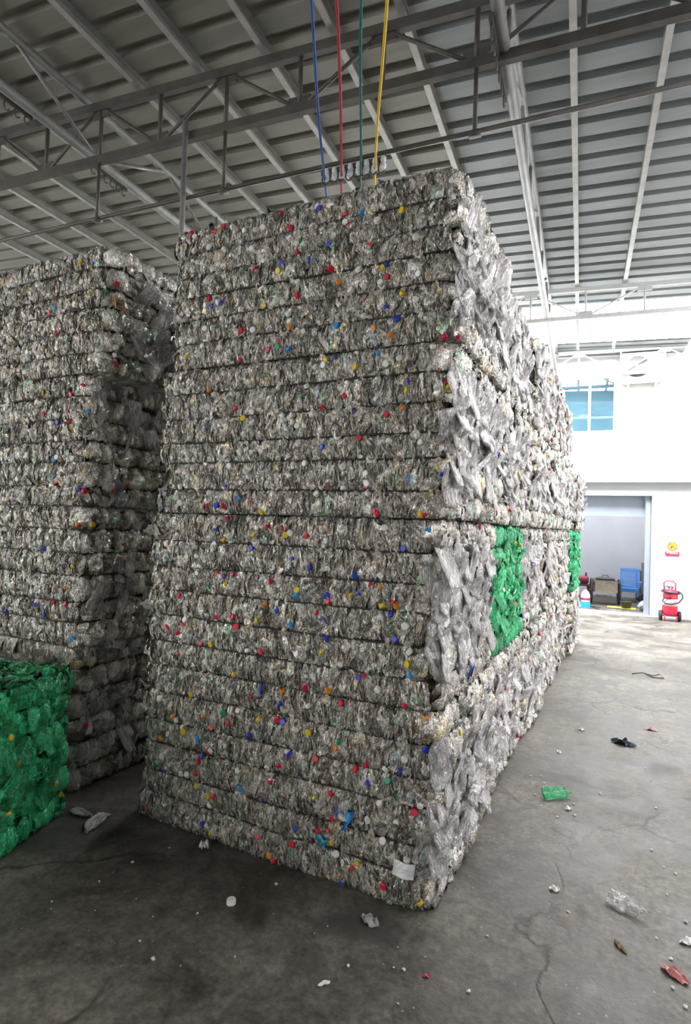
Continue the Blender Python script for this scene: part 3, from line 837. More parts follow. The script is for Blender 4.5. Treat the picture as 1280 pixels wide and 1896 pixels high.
# --- tall front stack: (x0, x1, z0, z1)
MAIN = [(-2.33, -0.72, 0.0, .825), (-2.315, -0.735, .83, 1.635), (-2.27, -0.70, 1.64, 2.395), (-2.21, -0.685, 2.40, 3.15)]
lab = ['bottom clear bottle bale of the tall front stack, with a white paper label', 'clear bottle bale second from the floor in the tall front stack, beside the green bale',
       'clear bottle bale third from the floor in the tall front stack', 'topmost clear bottle bale of the tall front stack, under the coloured cables']
Y0, D = 2.345, 1.075
front_bales = []
for i, (x0, x1, z0, z1) in enumerate(MAIN):
    bl = Bale(x1 - x0, D, z1 - z0, 10 + i)
    cx_, cy_ = (x0 + x1) / 2, Y0 + D / 2
    caps = [(c, float(bl.s_front(x - cx_)), z - z0) for x, z, c in FRONT if z0 - (9 if i == 0 else 0) < z <= z1 + (9 if i == 3 else 0)]
    caps += [(c, float(bl.s_right(y - cy_)), z - z0) for y, z, c in RSIDE if z0 - (9 if i == 0 else 0) < z <= z1 + (9 if i == 3 else 0)]
    me = mass_mesh('bottle_mass', bl, M_PET, front=12500, right=520, left=150, top=(900 if i == 3 else 0))
    o = make_bale('bottle_bale', lab[i], (cx_, cy_, z0), 0, bl, me, GM, bottles=95, caps=caps[:68], white=98 - len(caps[:68]))
    front_bales.append((o, bl))
# white paper label on the bottom bale
o, bl = front_bales[0]
P_, N_ = bl.surf(bl.s_front(np.array([.70])), np.array([.17]))
g_ = np.random.default_rng(5)
u_, v_ = np.meshgrid(np.linspace(-.045, .045, 9), np.linspace(-.033, .033, 7))
d_ = .006 * np.sin(u_ * 70 + 1) + .004 * np.sin(v_ * 90) + g_.normal(0, .0012, u_.shape)
Vp = np.stack([u_.ravel(), -.03 - d_.ravel(), v_.ravel()], -1); F_ = grid_faces(1, 9, 7)
Vp2 = Vp + np.array([0, .0015, 0])
paper = np_mesh('paper_label', np.concatenate([Vp, Vp2]), np.concatenate([F_, F_[:, ::-1] + 63]), simple('white_paper', (.86, .88, .88), .6, 0, .03, 20))
link_mesh('paper_label', paper, None, o, T(*P_[0]) @ RZ(.25) @ RY(.12))['label'] = 'creased white paper label'
# blue carrying loops of big bottles
M_LOOP = simple('blue_plastic_loop', (.03, .08, .5), .35)
for (o, bl), y, z in ((front_bales[1], 2.75, .03), (front_bales[2], 3.15, .30)):
    P_, N_ = bl.surf(np.array([float(bl.s_right(y - Y0 - D / 2))]), np.array([z + .02]))
    h_ = MB(); h_.tube([(0.03, -.03, 0), (.045, -.03, .06), (.045, .03, .075), (.03, .035, .01)], .0045, 6)
    h_.build('carrying_loop', M_LOOP, o, True, T(*P_[0]))['label'] = 'blue carrying loop'

FILMS = [(0, -1.09, .30, .014, .05, (.03, .30, .70), .3, 'light blue film sleeve'), (0, -1.21, .175, .022, .022, (.05, .38, .50), .2, 'turquoise film sleeve'),
         (0, -1.57, .79, .012, .035, (.05, .08, .42), .1, 'dark blue film sleeve')]
# bottle sleeves showing as coloured film, and bottles that stick out at the left edge
def film_part(o, bl, x, z, w, h, col, seed, rot, label):
    P_, N_ = bl.surf(bl.s_front(np.array([x])), np.array([z])); g = np.random.default_rng(seed)
    u, v = np.meshgrid(np.linspace(-w, w, 7), np.linspace(-h, h, 11))
    d = .012 * np.sin(u * 160 + v * 40) + .008 * np.sin(v * 130) + g.normal(0, .002, u.shape)
    V = np.stack([(u * (1 + .4 * np.sin(v * 60))).ravel(), (-.026 - d).ravel(), v.ravel()], -1); V2 = V + np.array([0, .0015, 0]); F = grid_faces(1, 7, 11)
    me = np_mesh('label_film', np.concatenate([V, V2]), np.concatenate([F, F[:, ::-1] + 77]), simple('film_' + label.split()[0], col, .35, 0, .2, 40), None, True)
    link_mesh('label_film', me, None, o, T(*P_[0]) @ RY(rot))['label'] = label
for k, x, z, w, h, c, rot, lb_ in FILMS:
    o, bl = front_bales[k]; film_part(o, bl, x - (MAIN[k][0] + MAIN[k][1]) / 2, z - MAIN[k][2], w, h, c, int(abs(x) * 100), rot, lb_)
for k, z, a in ((0, .70, .25), (1, .72, -.2), (2, .12, .1), (1, .30, .1)):
    o, bl = front_bales[k]
    P_, N_ = bl.surf(np.array([-bl.arc * .6]), np.array([z])); p_ = P_[0]
    q = bpy.data.objects.new('crushed_bottle', BOTTLES[(k * 3 + 1) % 9]); COL.objects.link(q); q.parent = o
    q.matrix_basis = T(p_[0] - .02, p_[1] + .03, p_[2]) @ RZ(.5) @ RY(-PI / 2 + a) @ Matrix.Scale(.62, 4)

# --- left stack
LEFTT = [(-2.86, 0.0, .845), (-2.80, .85, 1.66), (-2.80, 1.665, 2.435), (-2.68, 2.44, 3.17)]
llab = ['bottom clear bottle bale of the dark left stack, half hidden behind the near green bale', 'clear bottle bale of the left stack just above the near green bale',
        'clear bottle bale of the left stack, third from the floor', 'topmost clear bottle bale of the left stack under the roof']
YL = 2.30
for i, (x1, z0, z1) in enumerate(LEFTT):
    bl = Bale(1.63, 1.10, z1 - z0, 30 + i, amp_side=.04)
    cx_, cy_ = x1 - .815 - .03, YL + .55
    caps = [(c, float(bl.s_front(x - cx_)), z - z0) for x, z, c in LEFT if z0 < z <= z1]
    caps += [(c, float(bl.s_right(y - cy_)), z - z0) for y, z, c in LSIDE if z0 < z <= z1 or (i == 3 and z > z1)]
    me = mass_mesh('bottle_mass', bl, M_PET, front=(9500 if i else 300), right=380, top=(700 if i == 3 else 0), side_len=(.06, .12))
    lbale = make_bale('bottle_bale', llab[i], (cx_, cy_, z0), 0, bl, me, 'bales of the left stack', bottles=12, caps=caps, white=40 if i else 0)
    if i == 3:
        P_, N_ = bl.surf(np.array([float(bl.s_right(2.36 - cy_))]), np.array([2.84 - z0])); h_ = MB()
        h_.tube([(.02, -.035, .04), (.035, -.035, -.03), (.035, .035, -.035), (.02, .03, .04)], .005, 6)
        h_.build('carrying_loop', simple('orange_plastic_loop', (.70, .34, .03), .35), lbale, True, T(*P_[0]))['label'] = 'orange carrying loop'
for i, (x1, z0, z1) in enumerate(LEFTT):
    bl = Bale(1.63, 1.06, z1 - z0, 40 + i)
    me = mass_mesh('bottle_mass', bl, M_PET, front=0, right=260, top=(300 if i == 3 else 0))
    make_bale('bottle_bale', ('%s clear bottle bale of the column behind the left stack' % TIER[i]), (x1 - .80, YL + 1.70, z0), 0, bl, me, 'bales behind the left stack', bottles=6)

# --- columns behind the tall front stack, seen along their right ends
HZ = [(0, .82), (.825, 1.63), (1.635, 2.40), (2.405, 3.14)]
ordn = ['second', 'third', 'fourth', 'fifth', 'sixth']
GR = 'bales in the columns behind the tall front stack'
side_mesh = {}
for c in range(5):
    y0 = 3.49 + 1.135 * c
    for i, (z0, z1) in enumerate(HZ):
        if c == 4 and i == 3: continue
        green = (c, i) in ((0, 1), (4, 1))
        seed = 60 + 10 * c + i
        bl = Bale(1.60, 1.055, z1 - z0, seed, amp_side=.05)
        j = bl.rng.uniform(-.025, .025)
        x1 = -.735 + j + (.05 if c == 4 else 0) + (.03 if i >= 2 else 0) + (-.03 if green and c == 0 else 0)
        n_ = 330 if c < 2 else 230
        me = mass_mesh('bottle_mass', bl, M_GREEN if green else M_PET, front=0, right=n_, top=(350 if (i == 3 or (c == 4 and i == 2)) else 0))
        lb = '%s %s bottle bale in the %s column of the long right-hand row' % (TIER[i], 'green' if green else 'clear', ordn[c])
        make_bale('green_bottle_bale' if green else 'bottle_bale', lb, (x1 - .80, y0 + .54, z0), bl.rng.uniform(-.02, .02), bl, me, GR,
                  bottles=(55, 42, 30, 26, 26)[c], meshes=GBOTTLES if green else BOTTLES, sidecaps=5 if c < 3 else 2)

# --- near green bale, lower left
bl = Bale(1.63, 1.10, .78, 90, amp_side=.03)
me = mass_mesh('bottle_mass', bl, M_GREEN, front=0, right=420, top=2600, side_len=(.06, .13))
o = make_bale('green_bottle_bale', 'green bottle bale on the floor at the left edge, in front of the left stack', (-3.37, 1.42, 0), .29, bl, me, 'near green bale', bottles=40, meshes=GBOTTLES,
              caps=[(c, float(bl.s_right(y)), z) for y, z, c in parse('.1,.55,Y .3,.62,G .25,.5,G .15,.42,O .3,.42,Y -.1,.42,Y .0,.3,Y -.1,.25,O .42,.2,Y .48,.12,Y .3,.14,Y .1,.2,Y .47,.5,G -.3,.3,R')])
# ------------------------------------------------------------------ things on and by the far wall
def on_wall(name, X, z, depth, label, cat, group=None):
    """Empty on the upper or lower back wall; local x runs along the wall, local -y points out of it"""
    o = empty(name, bp(wx(X), WY - depth, z), TH); tag(o, label, cat, group); return o
def text(name, s, size, mat, parent, M, ext=.0006):
    c = bpy.data.curves.new(name, 'FONT'); c.body = s; c.size = size; c.extrude = ext; c.align_x = 'CENTER'; c.align_y = 'CENTER'
    c.materials.append(mat)
    tmp = bpy.data.objects.new(name, c); COL.objects.link(tmp)
    bpy.context.view_layer.update()
    me = bpy.data.meshes.new_from_object(tmp.evaluated_get(bpy.context.evaluated_depsgraph_get()))
    bpy.data.objects.remove(tmp)
    return link_mesh(name, me, mat, parent, M)
M_RED = simple('red_enamel', (.62, .02, .06), .35, 0, .06, 8)
M_WPLASTIC = simple('white_plastic', (.80, .80, .77), .45, 0, .05, 8)
M_DGREY = simple('dark_grey_plastic', (.07, .07, .075), .5)
M_MGREY = simple('mid_grey_plastic', (.22, .22, .23), .5)
# air conditioner outdoor unit on brackets
ac = on_wall('air_conditioner', .155, 4.57, .16, 'white air conditioner outdoor unit on brackets, high on the far wall', 'air conditioner')
m = MB(); m.box(-.365, .365, -.36, -.06, 0, .52); m.box(-.365, .365, -.37, -.05, .50, .53); m.box(-.30, -.22, -.34, -.08, -.02, 0); m.box(.22, .30, -.34, -.08, -.02, 0)
m.build('casing', M_WPLASTIC, ac)
g = MB()
for r in [.03 + .018 * k for k in range(10)]:
    g.tube([(-.10 + r * math.cos(w), -.372, .26 + r * math.sin(w)) for w in [2 * PI * i / 28 for i in range(28)]], .003, 5, True)
for i in range(8):
    w = 2 * PI * i / 8; g.tube([(-.10, -.373, .26), (-.10 + .2 * math.cos(w), -.373, .26 + .2 * math.sin(w))], .003, 5)
g.build('fan_grille', M_MGREY, ac)
m = MB(); m.lathe([(0, 0), (.205, 0), (.205, .006), (0, .006)], 32, T(-.10, -.360, .26) @ RX(PI / 2)); m.build('fan_opening', M_DGREY, ac)
m = MB()
for i in range(5): m.lathe([(0, 0), (.055, 0), (.055, .006), (0, .006)], 12, T(-.10, -.367, .26) @ RX(PI / 2) @ RZ(i * 2 * PI / 5) @ T(.10, 0, 0) @ Matrix.Diagonal((1.7, .7, 1, 1)))
m.build('fan_blades', M_DGREY, ac)
m = MB(); m.lathe([(0, 0), (.035, 0), (.03, .012), (0, .014)], 16, T(-.10, -.374, .26) @ RX(PI / 2)); m.build('fan_hub', M_WPLASTIC, ac)
m = MB()
for i in range(7): m.box(.17, .31, -.368, -.36, .30 + .025 * i, .31 + .025 * i)
m.build('side_louvre', M_MGREY, ac)
for x in (-.24, .24):
    m = MB(); m.box(x - .02, x + .02, -.38, 0, -.045, -.02); m.box(x - .02, x + .02, -.03, 0, -.22, -.02); m.beam((x, -.34, -.04), (x, -.01, -.20), .02, .02)
    m.build('bracket', M_WPLASTIC, ac)
m = MB(); m.tube([(.36, -.15, .12), (.42, -.13, .10), (.43, -.08, -.05), (.36, -.02, -.20), (.10, -.015, -.24), (.0, -.0, -.18)], .018, 8); m.build('pipe', M_WPLASTIC, ac, True)

# no-smoking style sign
sg = on_wall('warning_sign', .762, 1.356, .004, 'square warning sign with yellow round symbol and red band, on the far wall', 'sign')
m = MB(); m.box(-.12, .12, -.006, 0, -.14, .14); m.build('plate', simple('sign_white', (.58, .44, .52), .4, 0, .02, 6), sg)
m = MB(); m.box(-.12, .12, -.008, -.006, -.14, -.06); m.build('red_band', simple('sign_red', (.34, .02, .06), .4, 0, .04, 6), sg)
m = MB(); m.lathe([(0, 0), (.083, 0), (.083, .002), (0, .002)], 36, T(0, -.006, .043) @ RX(PI / 2)); m.build('symbol_disc', simple('sign_yellow', (.60, .33, .04), .4, 0, .03, 6), sg)
ring_m = simple('sign_brown_ring', (.36, .08, .05), .4)
m = MB(); m.tube([(.080 * math.cos(w), -.008, .043 + .080 * math.sin(w)) for w in [2 * PI * i / 36 for i in range(36)]], .006, 6, True); m.build('symbol_ring', ring_m, sg)
m = MB(); m.beam((-.055, -.009, .095), (.055, -.009, -.010), .010, .003, (0, 1, 0)); m.build('symbol_slash', ring_m, sg)
m = MB(); m.beam((-.045, -.0085, .02), (.03, -.0085, .06), .004, .012, (0, 0, 1)); m.lathe([(0, 0), (.014, 0), (.010, .002), (0, .002)], 12, T(-.012, -.008, .012) @ RX(PI / 2)); m.build('symbol_mark', simple('sign_dark', (.12, .06, .03), .5), sg)
sw = simple('sign_lettering_white', (.88, .84, .86), .4)
text('lettering', '\u4e25\u7981\u70df\u706b', .050, sw, sg, T(0, -.009, -.088) @ RX(PI / 2))

# wheeled fire extinguisher
ex = empty('fire_extinguisher', (.72, 12.45, 0), TH); tag(ex, 'red wheeled fire extinguisher standing against the far wall', 'fire extinguisher')
m = MB(); m.lathe([(.0, .10), (.06, .10), (.115, .125), (.125, .17), (.125, .50), (.115, .55), (.07, .585), (.035, .60), (.035, .64), (0, .64)], 28, T(0, -.02, 0)); m.build('cylinder', M_RED, ex, True)
m = MB(); m.lathe([(.1262, .29), (.1262, .42)], 28, T(0, -.02, 0)); m.build('label_band', simple('label_pinkish_white', (.80, .62, .64), .5, 0, .05, 8), ex, True)
text('lettering', '\u706d\u706b\u5668', .055, M_RED, ex, T(0, -.149, .36) @ RX(PI / 2))
for s in (-1, 1):
    m = MB(); m.lathe([(.045, -.022), (.085, -.025), (.095, -.015), (.095, .015), (.085, .025), (.045, .022)], 24, T(s * .155, .02, .095) @ RY(PI / 2))
    wh = m.build('wheel', M_BLACK, ex, True)
    m = MB(); m.lathe([(0, -.015), (.05, -.015), (.05, .015), (0, .015)], 16, T(s * .155, .02, .095) @ RY(PI / 2)); m.build('wheel_hub', M_MGREY, wh)
    m = MB(); m.tube([(s * .13, .02, .095), (s * .11, .06, .30), (s * .095, .07, .56)], .011, 8); m.tube([(s * .10, -.10, .0), (s * .10, -.10, .10), (s * .10, .02, .12)], .012, 8); m.build('frame_rail', M_RED, ex, True)
m = MB(); m.tube([(-.155, .02, .095), (.155, .02, .095)], .010, 8); m.build('axle', M_MGREY, ex, True)
m = MB(); m.tube([(-.095, .07, .55), (-.10, .08, .70), (-.07, .085, .745), (.06, .085, .745), (.095, .08, .70), (.095, .07, .55)], .011, 8); m.build('push_handle', M_RED, ex, True)
m = MB(); m.box(-.05, .05, -.05, .03, .625, .65); m.tube([(-.10, -.05, .60), (-.10, -.05, .655), (-.05, -.06, .66)], .010, 6); m.build('valve', M_DGREY, ex)
m = MB()
m.tube([(.0 + .142 * math.cos(w), -.02 + .142 * math.sin(w), .545 + .02 * math.sin(w * .7)) for w in [PI * .1 + 2 * PI * i / 30 for i in range(30)]], .017, 8)
m.tube([(.14, -.04, .56), (.185, -.08, .52), (.19, -.09, .45), (.12, -.16, .37), (.0, -.175, .33), (-.10, -.14, .34), (-.14, -.10, .39), (-.10, -.14, .45), (0, -.165, .455)], .013, 8)
m.build('hose', M_BLACK, ex, True)

# ------------------------------------------------------------------ store room behind the doorway
M_WOOD = simple('weathered_board', (.20, .17, .14), .75, 0, .25, 14)
M_RUST = simple('rusty_dark_steel', (.09, .07, .06), .6, .4, .25, 14)
ct = empty('handcart', (-.47, 14.45, 0), .12); tag(ct, 'two-wheeled handcart with a grey board box, inside the far doorway', 'cart')
m = MB(); m.box(-.23, .23, -.32, -.30, .28, .55); m.box(-.23, .23, .42, .44, .28, .55); m.box(-.23, -.21, -.30, .42, .28, .55); m.box(.21, .23, -.30, .42, .28, .55); m.box(-.21, .21, -.30, .42, .28, .30)
m.build('box', M_WOOD, ct)
for s in (-1, 1):
    m = MB(); m.tube([(s * .29, .27 * math.cos(w), .29 + .27 * math.sin(w)) for w in [2 * PI * i / 32 for i in range(32)]], .021, 8, True)
    wh = m.build('wheel', M_BLACK, ct, True)
    m = MB()
    for i in range(12):
        w = 2 * PI * i / 12; m.tube([(s * .29, 0, .29), (s * .29, .25 * math.cos(w), .29 + .25 * math.sin(w))], .005, 5)
    m.lathe([(0, -.04), (.03, -.04), (.03, .04), (0, .04)], 12, T(s * .29, 0, .29) @ RY(PI / 2))
    m.build('spokes', M_RUST, wh)
    m = MB(); m.tube([(s * .245, -.45, .52), (s * .245, .9, .50)], .016, 8); m.build('shaft', M_RUST, ct, True)
m = MB(); m.tube([(-.33, 0, .29), (.33, 0, .29)], .018, 8); m.build('axle', M_RUST, ct, True)
m = MB(); m.box(-.22, .12, -.34, -.28, .20, .23); m.build('cross_bar', M_RUST, ct)
bag = MB(); bag.lathe([(0, 0), (.19, 0), (.21, .02), (.17, .05), (.08, .06), (0, .062)], 20, None, 1.0, .8); bag.tube([(-.07, 0, .05), (-.05, 0, .10), (.05, 0, .10), (.07, 0, .05)], .010, 6)
o = bag.build('tool_bag', M_DGREY, None, True); o.location = (-.47, 14.46, .552); tag(o, 'flat dark bag with a handle lying on the handcart', 'bag')

# blue plastic recliner
M_BLUE = simple('light_blue_plastic', (.10, .30, .72), .4, 0, .06, 8)
ch = empty('plastic_chair', (.03, 15.45, 0), -.05); tag(ch, 'light blue plastic chair with a slatted back, inside the far doorway', 'chair')
m = MB()
tl = T(0, .16, .33) @ RX(-.28)
for s in (-1, 1): m.box(s * .19 - .025, s * .19 + .025, -.015, .015, 0, .42, tl)
m.box(-.215, .215, -.015, .015, .40, .46, tl); m.box(-.19, .19, -.015, .015, 0, .04, tl)
for k in range(7): m.box(-.17, .17, -.010, .010, .06 + .05 * k, .092 + .05 * k, tl)
m.build('backrest', M_BLUE, ch)
m = MB(); m.box(-.21, .21, -.22, .18, .30, .325); m.box(-.21, .21, -.24, -.21, .24, .325); m.build('seat', M_BLUE, ch)
for s in (-1, 1):
    for y in (-.20, .15):
        m = MB(); m.beam((s * .185, y, .31), (s * .22, y * 1.15, 0), .05, .04, (0, 1, 0)); m.build('leg', M_BLUE, ch)
    m = MB(); m.box(s * .24 - .025, s * .24 + .025, -.22, .2, .46, .485); m.beam((s * .24, -.20, .47), (s * .20, -.20, .31), .04, .03, (0, 1, 0)); m.build('armrest', M_BLUE, ch)
# leaning boards
for i, (x, y, hgt, wd, lab, mt) in enumerate(((.36, 15.9, .92, .07, 'taller grey board leaning in the store room corner', M_MGREY), (.27, 15.95, .72, .10, 'shorter brown board leaning behind the blue chair', M_WOOD))):
    m = MB(); m.box(-wd, wd, -.015, .015, 0, hgt); o = m.build('leaning_board', mt, None, False, T(x, y, 0.001) @ RX(-.10) @ RZ(.2)); tag(o, lab, 'board', 'boards leaning in the store room')
def lump(name, loc, sx, sy, sz, mat, label, cat, seed, group=None, rough=.16):
    g = np.random.default_rng(seed); n, k = 12, 22
    V = []; ph = g.uniform(0, 6.28, 6)
    for i in range(n + 1):
        t_ = PI * i / n
        for j in range(k):
            w = 2 * PI * j / k
            r = 1 + rough * (math.sin(3 * w + ph[0] + 2 * t_) + .7 * math.sin(5 * w - 3 * t_ + ph[1]) + .5 * math.sin(9 * w + 6 * t_ + ph[2])) * math.sin(t_) + g.normal(0, rough * .18)
            V.append((sx * r * math.sin(t_) * math.cos(w), sy * r * math.sin(t_) * math.sin(w), max(0.0, sz * (1 - .98 * math.cos(PI - t_)) * .5 * (1 + rough * .5 * math.sin(4 * w + ph[3])) )))
    F = np.array([[a * k + b_, a * k + (b_ + 1) % k, (a + 1) * k + (b_ + 1) % k, (a + 1) * k + b_] for a in range(n) for b_ in range(k)])[:, ::-1]
    o = link_mesh(name, np_mesh(name, np.array(V), F, mat, None, True)); o.location = loc
    return tag(o, label, cat, group)
M_SACK = simple('grey_sack', (.30, .31, .32), .8, 0, .15, 10)
lump('garbage_bag', (.37, 14.75, 0), .15, .14, .33, M_BLACK, 'black rubbish bag beside the blue chair, inside the far doorway', 'bag', 3)
lump('cloth_sack', (.31, 13.75, 0), .11, .13, .20, M_SACK, 'grey sack just inside the right doorway jamb', 'sack', 4)
tb = MB(); tb.lathe([(0, 0), (.09, 0), (.12, .13), (.128, .135), (.12, .14), (.108, .12), (.08, .02), (0, .02)], 24); o = tb.build('plastic_tub', M_BLACK, None, True); o.location = (-.03, 13.88, 0.014)
tag(o, 'dark plastic tub on yellow sheeting, inside the far doorway', 'tub')
g_ = np.random.default_rng(8)
u_, v_ = np.meshgrid(np.linspace(-.30, .26, 25), np.linspace(-.16, .16, 13)); hh = .012 + .012 * np.abs(np.sin(u_ * 23 + v_ * 9)) * np.abs(np.cos(v_ * 31)) ; ed = 1 - .25 * np.sin(u_ * 17) ** 2
hh[np.hypot(u_ - .07, v_ - .02) < .14] = .008
Vp = np.stack([u_.ravel(), (v_ * ed).ravel(), hh.ravel()], -1); Vb = Vp.copy(); Vb[:, 2] -= .006
o = link_mesh('yellow_sheet', np_mesh('yellow_sheet', np.concatenate([Vp, Vb]), np.concatenate([grid_faces(1, 25, 13), grid_faces(1, 25, 13)[:, ::-1] + 325]), simple('yellow_sheeting', (.72, .66, .08), .45, 0, .15, 12), None, True))
o.location = (-.10, 13.86, 0); tag(o, 'crumpled yellow sheeting on the floor inside the far doorway', 'sheet')
cr = MB(); cr.box(-.13, .13, -.10, .10, 0, .012); cr.box(-.14, .14, -.11, -.095, 0, .11); cr.box(-.14, .14, .095, .11, 0, .11); cr.box(-.14, -.125, -.095, .095, 0, .11); cr.box(.125, .14, -.095, .095, 0, .11); cr.box(-.125, .125, -.095, .095, .09, .11)
o = cr.build('plastic_crate', simple('bright_blue_plastic', (.02, .28, .58), .4, 0, .06, 10)); o.location = (-.86, 13.5, 0); tag(o, 'bright blue crate at the left of the far doorway', 'crate')
jg = empty('plastic_jug', (-.82, 13.5, .111)); tag(jg, 'translucent white jug with a red label, on the blue crate', 'jug')
m = MB(); m.lathe([(0, 0), (.085, 0), (.095, .02), (.095, .16), (.06, .23), (.025, .26), (.025, .28), (0, .28)], 20); m.build('body', simple('cloudy_plastic', (.62, .64, .66), .3, 0, .06, 12), jg, True)
m = MB(); m.lathe([(.0965, .05), (.0965, .10)], 20); m.build('label', M_RED, jg, True)
m = MB(); m.lathe([(0, .28), (.028, .28), (.028, .305), (0, .305)], 14); m.build('cap', M_RED, jg)
mc = empty('motor_pump', (-.99, 15.0, 0)); tag(mc, 'dark red motor pump left of the handcart, inside the far doorway', 'machine')
m = MB(); m.box(-.15, .15, -.15, .15, .34, .37)
for x in (-.13, .13):
    for y in (-.12, .12): m.box(x - .02, x + .02, y - .02, y + .02, 0, .34)
m.build('stand', M_RUST, mc)
m = MB(); m.lathe([(0, -.16), (.08, -.16), (.10, -.13), (.10, .10), (.07, .14), (0, .14)], 20, T(0, 0, .48) @ RY(PI / 2)); m.build('housing', simple('dark_red_paint', (.28, .03, .06), .4), mc, True)
m = MB(); m.tube([(.08, 0, .57), (.08, 0, .66)], .02, 8); m.tube([(-.10, 0, .57), (-.10, 0, .63), (-.16, 0, .66)], .015, 8); m.build('outlet', M_RUST, mc, True)
for i, (x, y, a, L, lab) in enumerate(((-.62, 13.62, .5, .22, 'thin dark stick on the floor by the blue crate'), (-.60, 13.36, .9, .22, 'second thin stick, nearer the handcart wheel'))):
    m = MB(); m.tube([(-L / 2, 0, .011), (0, .01, .012), (L / 2, 0, .011)], .010, 6); o = m.build('stick', M_RUST, None, True, T(x, y, 0) @ RZ(-a)); tag(o, lab, 'stick', 'sticks in the store room')

# ------------------------------------------------------------------ litter on the floor
def litter_bottle(x, y, rz, mesh, label, sc=1.0, roll=0.0):
    o = link_mesh('crushed_bottle', mesh); tag(o, label, 'bottle')
    zmin = None
    M = RZ(rz) @ RX(PI / 2) @ RZ(roll) @ Matrix.Scale(sc, 4)
    V = [M @ v.co for v in mesh.vertices]; zmin = min(v.z for v in V)
    o.matrix_basis = T(x, y, -zmin + .001) @ M
    return o
litter_bottle(-.36, 3.72, 2.2, GBOTTLES[1], 'flattened green bottle on the floor right of the tall front stack', .85, .75)
litter_bottle(-2.47, 2.16, .4, BOTTLES[2], 'clear crushed bottle on the floor near the green bale, farther right of two', .75)
litter_bottle(-2.62, 2.20, 1.6, BOTTLES[5], 'small clear crushed bottle at the foot of the left stack', .55)
o = litter_bottle(.02, 2.78, 1.25, BOTTLES[7], 'crumpled clear plastic bottle alone on the floor at the right', .68, .5)
def scrap(name, x, y, lx, ly, hz, mat, label, cat, seed, rz=0, group=None):
    g = np.random.default_rng(seed); nu, nv = 12, 9
    u, v = np.meshgrid(np.linspace(-1, 1, nu), np.linspace(-1, 1, nv)); ph = g.uniform(0, 6.28, 4)
    h = np.abs(np.sin(2.6 * u + ph[0] + v) * .6 + np.sin(4.2 * v + ph[1] - u) * .4 + g.normal(0, .12, u.shape)) * hz * (1 - .5 * u ** 2)
    ex_ = 1 - .3 * v ** 2 + g.normal(0, .05, u.shape)
    Vt = np.stack([(u * lx * ex_).ravel(), (v * ly * (1 - .25 * u ** 2)).ravel(), h.ravel() + .0025], -1); Vb = Vt.copy(); Vb[:, 2] = np.maximum(Vb[:, 2] - .002, .0005)
    F = grid_faces(1, nu, nv)
    o = link_mesh(name, np_mesh(name, np.concatenate([Vt, Vb]), np.concatenate([F, F[:, ::-1] + nu * nv]), mat, None, True))
    o.location = (x, y, 0); o.rotation_euler = (0, 0, rz); return tag(o, label, cat, group)
M_FILM = simple('greyish_film', (.42, .41, .40), .3, 0, .2, 25)
scrap('plastic_film', -.01, 4.92, .085, .04, .045, simple('dark_blue_film', (.03, .04, .07), .3), 'dark blue crumpled film on the floor far right', 'film', 1, -.2)
scrap('candy_wrapper', .18, 2.46, .05, .022, .02, simple('pink_wrapper', (.62, .22, .22), .4, 0, .2, 30), 'pink wrapper on the floor at the lower right edge', 'wrapper', 2, -.6)
scrap('dead_leaf', 0.0, 2.52, .035, .010, .012, simple('dry_leaf', (.30, .22, .12), .7), 'dry brown leaf on the floor at the lower right', 'leaf', 3, -.9)
scrap('paper_scrap', -.925, 1.815, .024, .009, .004, M_WPLASTIC, 'white paper strip on the floor in front of the tall front stack', 'scrap', 4, .9)
scrap('film_scrap', -.913, 2.18, .045, .025, .02, M_FILM, 'grey film scrap on the floor near the front stack corner', 'scrap', 5, -.4)
scrap('paper_ball', -1.838, 2.265, .026, .022, .035, M_WPLASTIC, 'crumpled white paper ball on the floor before the tall front stack', 'paper', 6)
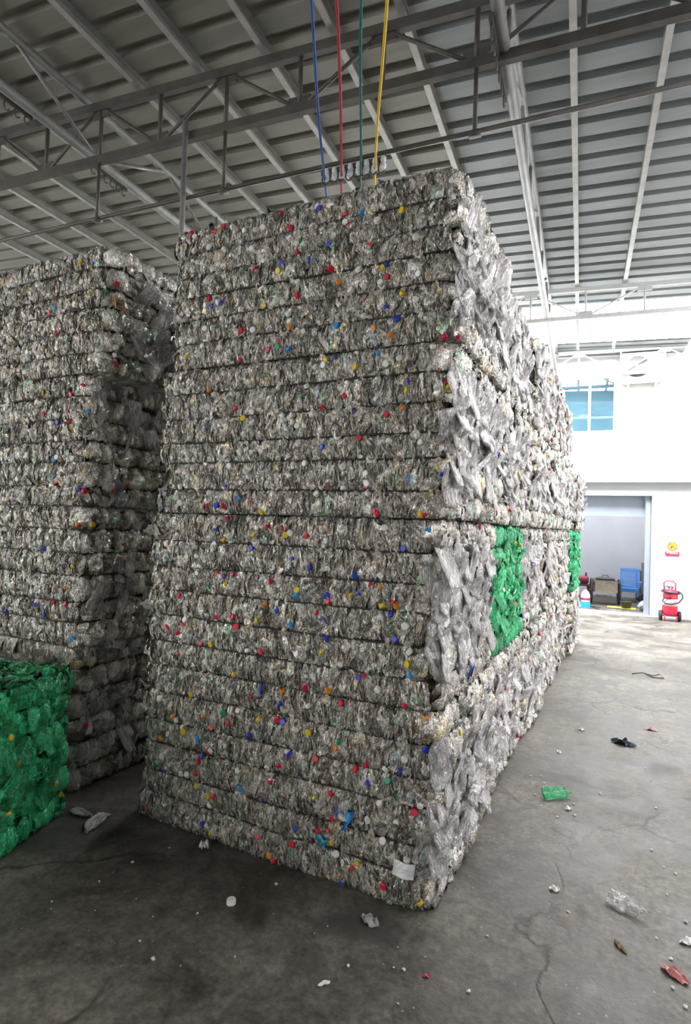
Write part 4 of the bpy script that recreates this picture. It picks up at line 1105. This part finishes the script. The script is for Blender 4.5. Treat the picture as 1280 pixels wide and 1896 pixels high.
scrap('pink_scrap', .196, 5.40, .05, .025, .015, simple('dusty_pink', (.40, .22, .22), .6), 'dusty pink scrap on the floor far right', 'scrap', 7)
scrap('white_scrap', .245, 2.68, .04, .02, .02, M_WPLASTIC, 'white scrap cut by the right picture edge on the floor', 'scrap', 8, .4)
scrap('red_scrap', -.62, 2.02, .012, .008, .006, CAPS and M_CAP['R'], 'tiny red scrap on the floor below the front stack corner', 'scrap', 9, .4)
o = link_mesh('screw_top', CAPS['W']); o.matrix_basis = T(-1.468, 1.999, .001) @ Matrix.Scale(1.25, 4); tag(o, 'white bottle cap lying on the floor before the tall front stack', 'cap')
for i, (x, y, lab) in enumerate(((-.27, 2.77, 'pale flat chip on the floor, right of the front stack corner'), (-.285, 3.60, 'round pale chip beside the flattened green bottle'), (-.425, 4.48, 'crumpled pale chip near the base of the right-hand row'), (-.317, 5.08, 'small pale chip on the floor far along the right-hand row'))):
    scrap('plastic_chip', x, y, .022, .016, .018, M_WPLASTIC, lab, 'chip', 20 + i, i, 'pale chips')
m = MB(); m.tube([(-.16, 0, .008), (-.05, .04, .03), (.05, .02, .012), (.12, .06, .03), (.16, -.02, .01), (.05, -.04, .008), (-.02, .03, .02)], .006, 6)
o = m.build('wire_scrap', M_RUST, None, True); o.location = (.22, 7.40, 0); tag(o, 'bent dark wire on the bright floor far right', 'wire')
chip = None
g_ = np.random.default_rng(77)
spots = [(g_.uniform(-.55, .35), g_.uniform(2.2, 6.0)) for _ in range(46)] + [(g_.uniform(-2.2, -.4), g_.uniform(1.6, 2.2)) for _ in range(26)]
for i, (x, y) in enumerate(spots):
    if chip is None:
        chip = scrap('litter_fleck', x, y, .0055, .0042, .004, M_WPLASTIC, 'tiny pale plastic fleck on the concrete floor', 'fleck', 40, 0, 'plastic flecks on the floor')
        o = chip
    else:
        o = chip.copy(); COL.objects.link(o)
    o.location = (x, y, 0); o.rotation_euler = (0, 0, g_.uniform(0, 6.28)); s_ = g_.uniform(.5, 1.6); o.scale = (s_, s_, s_)
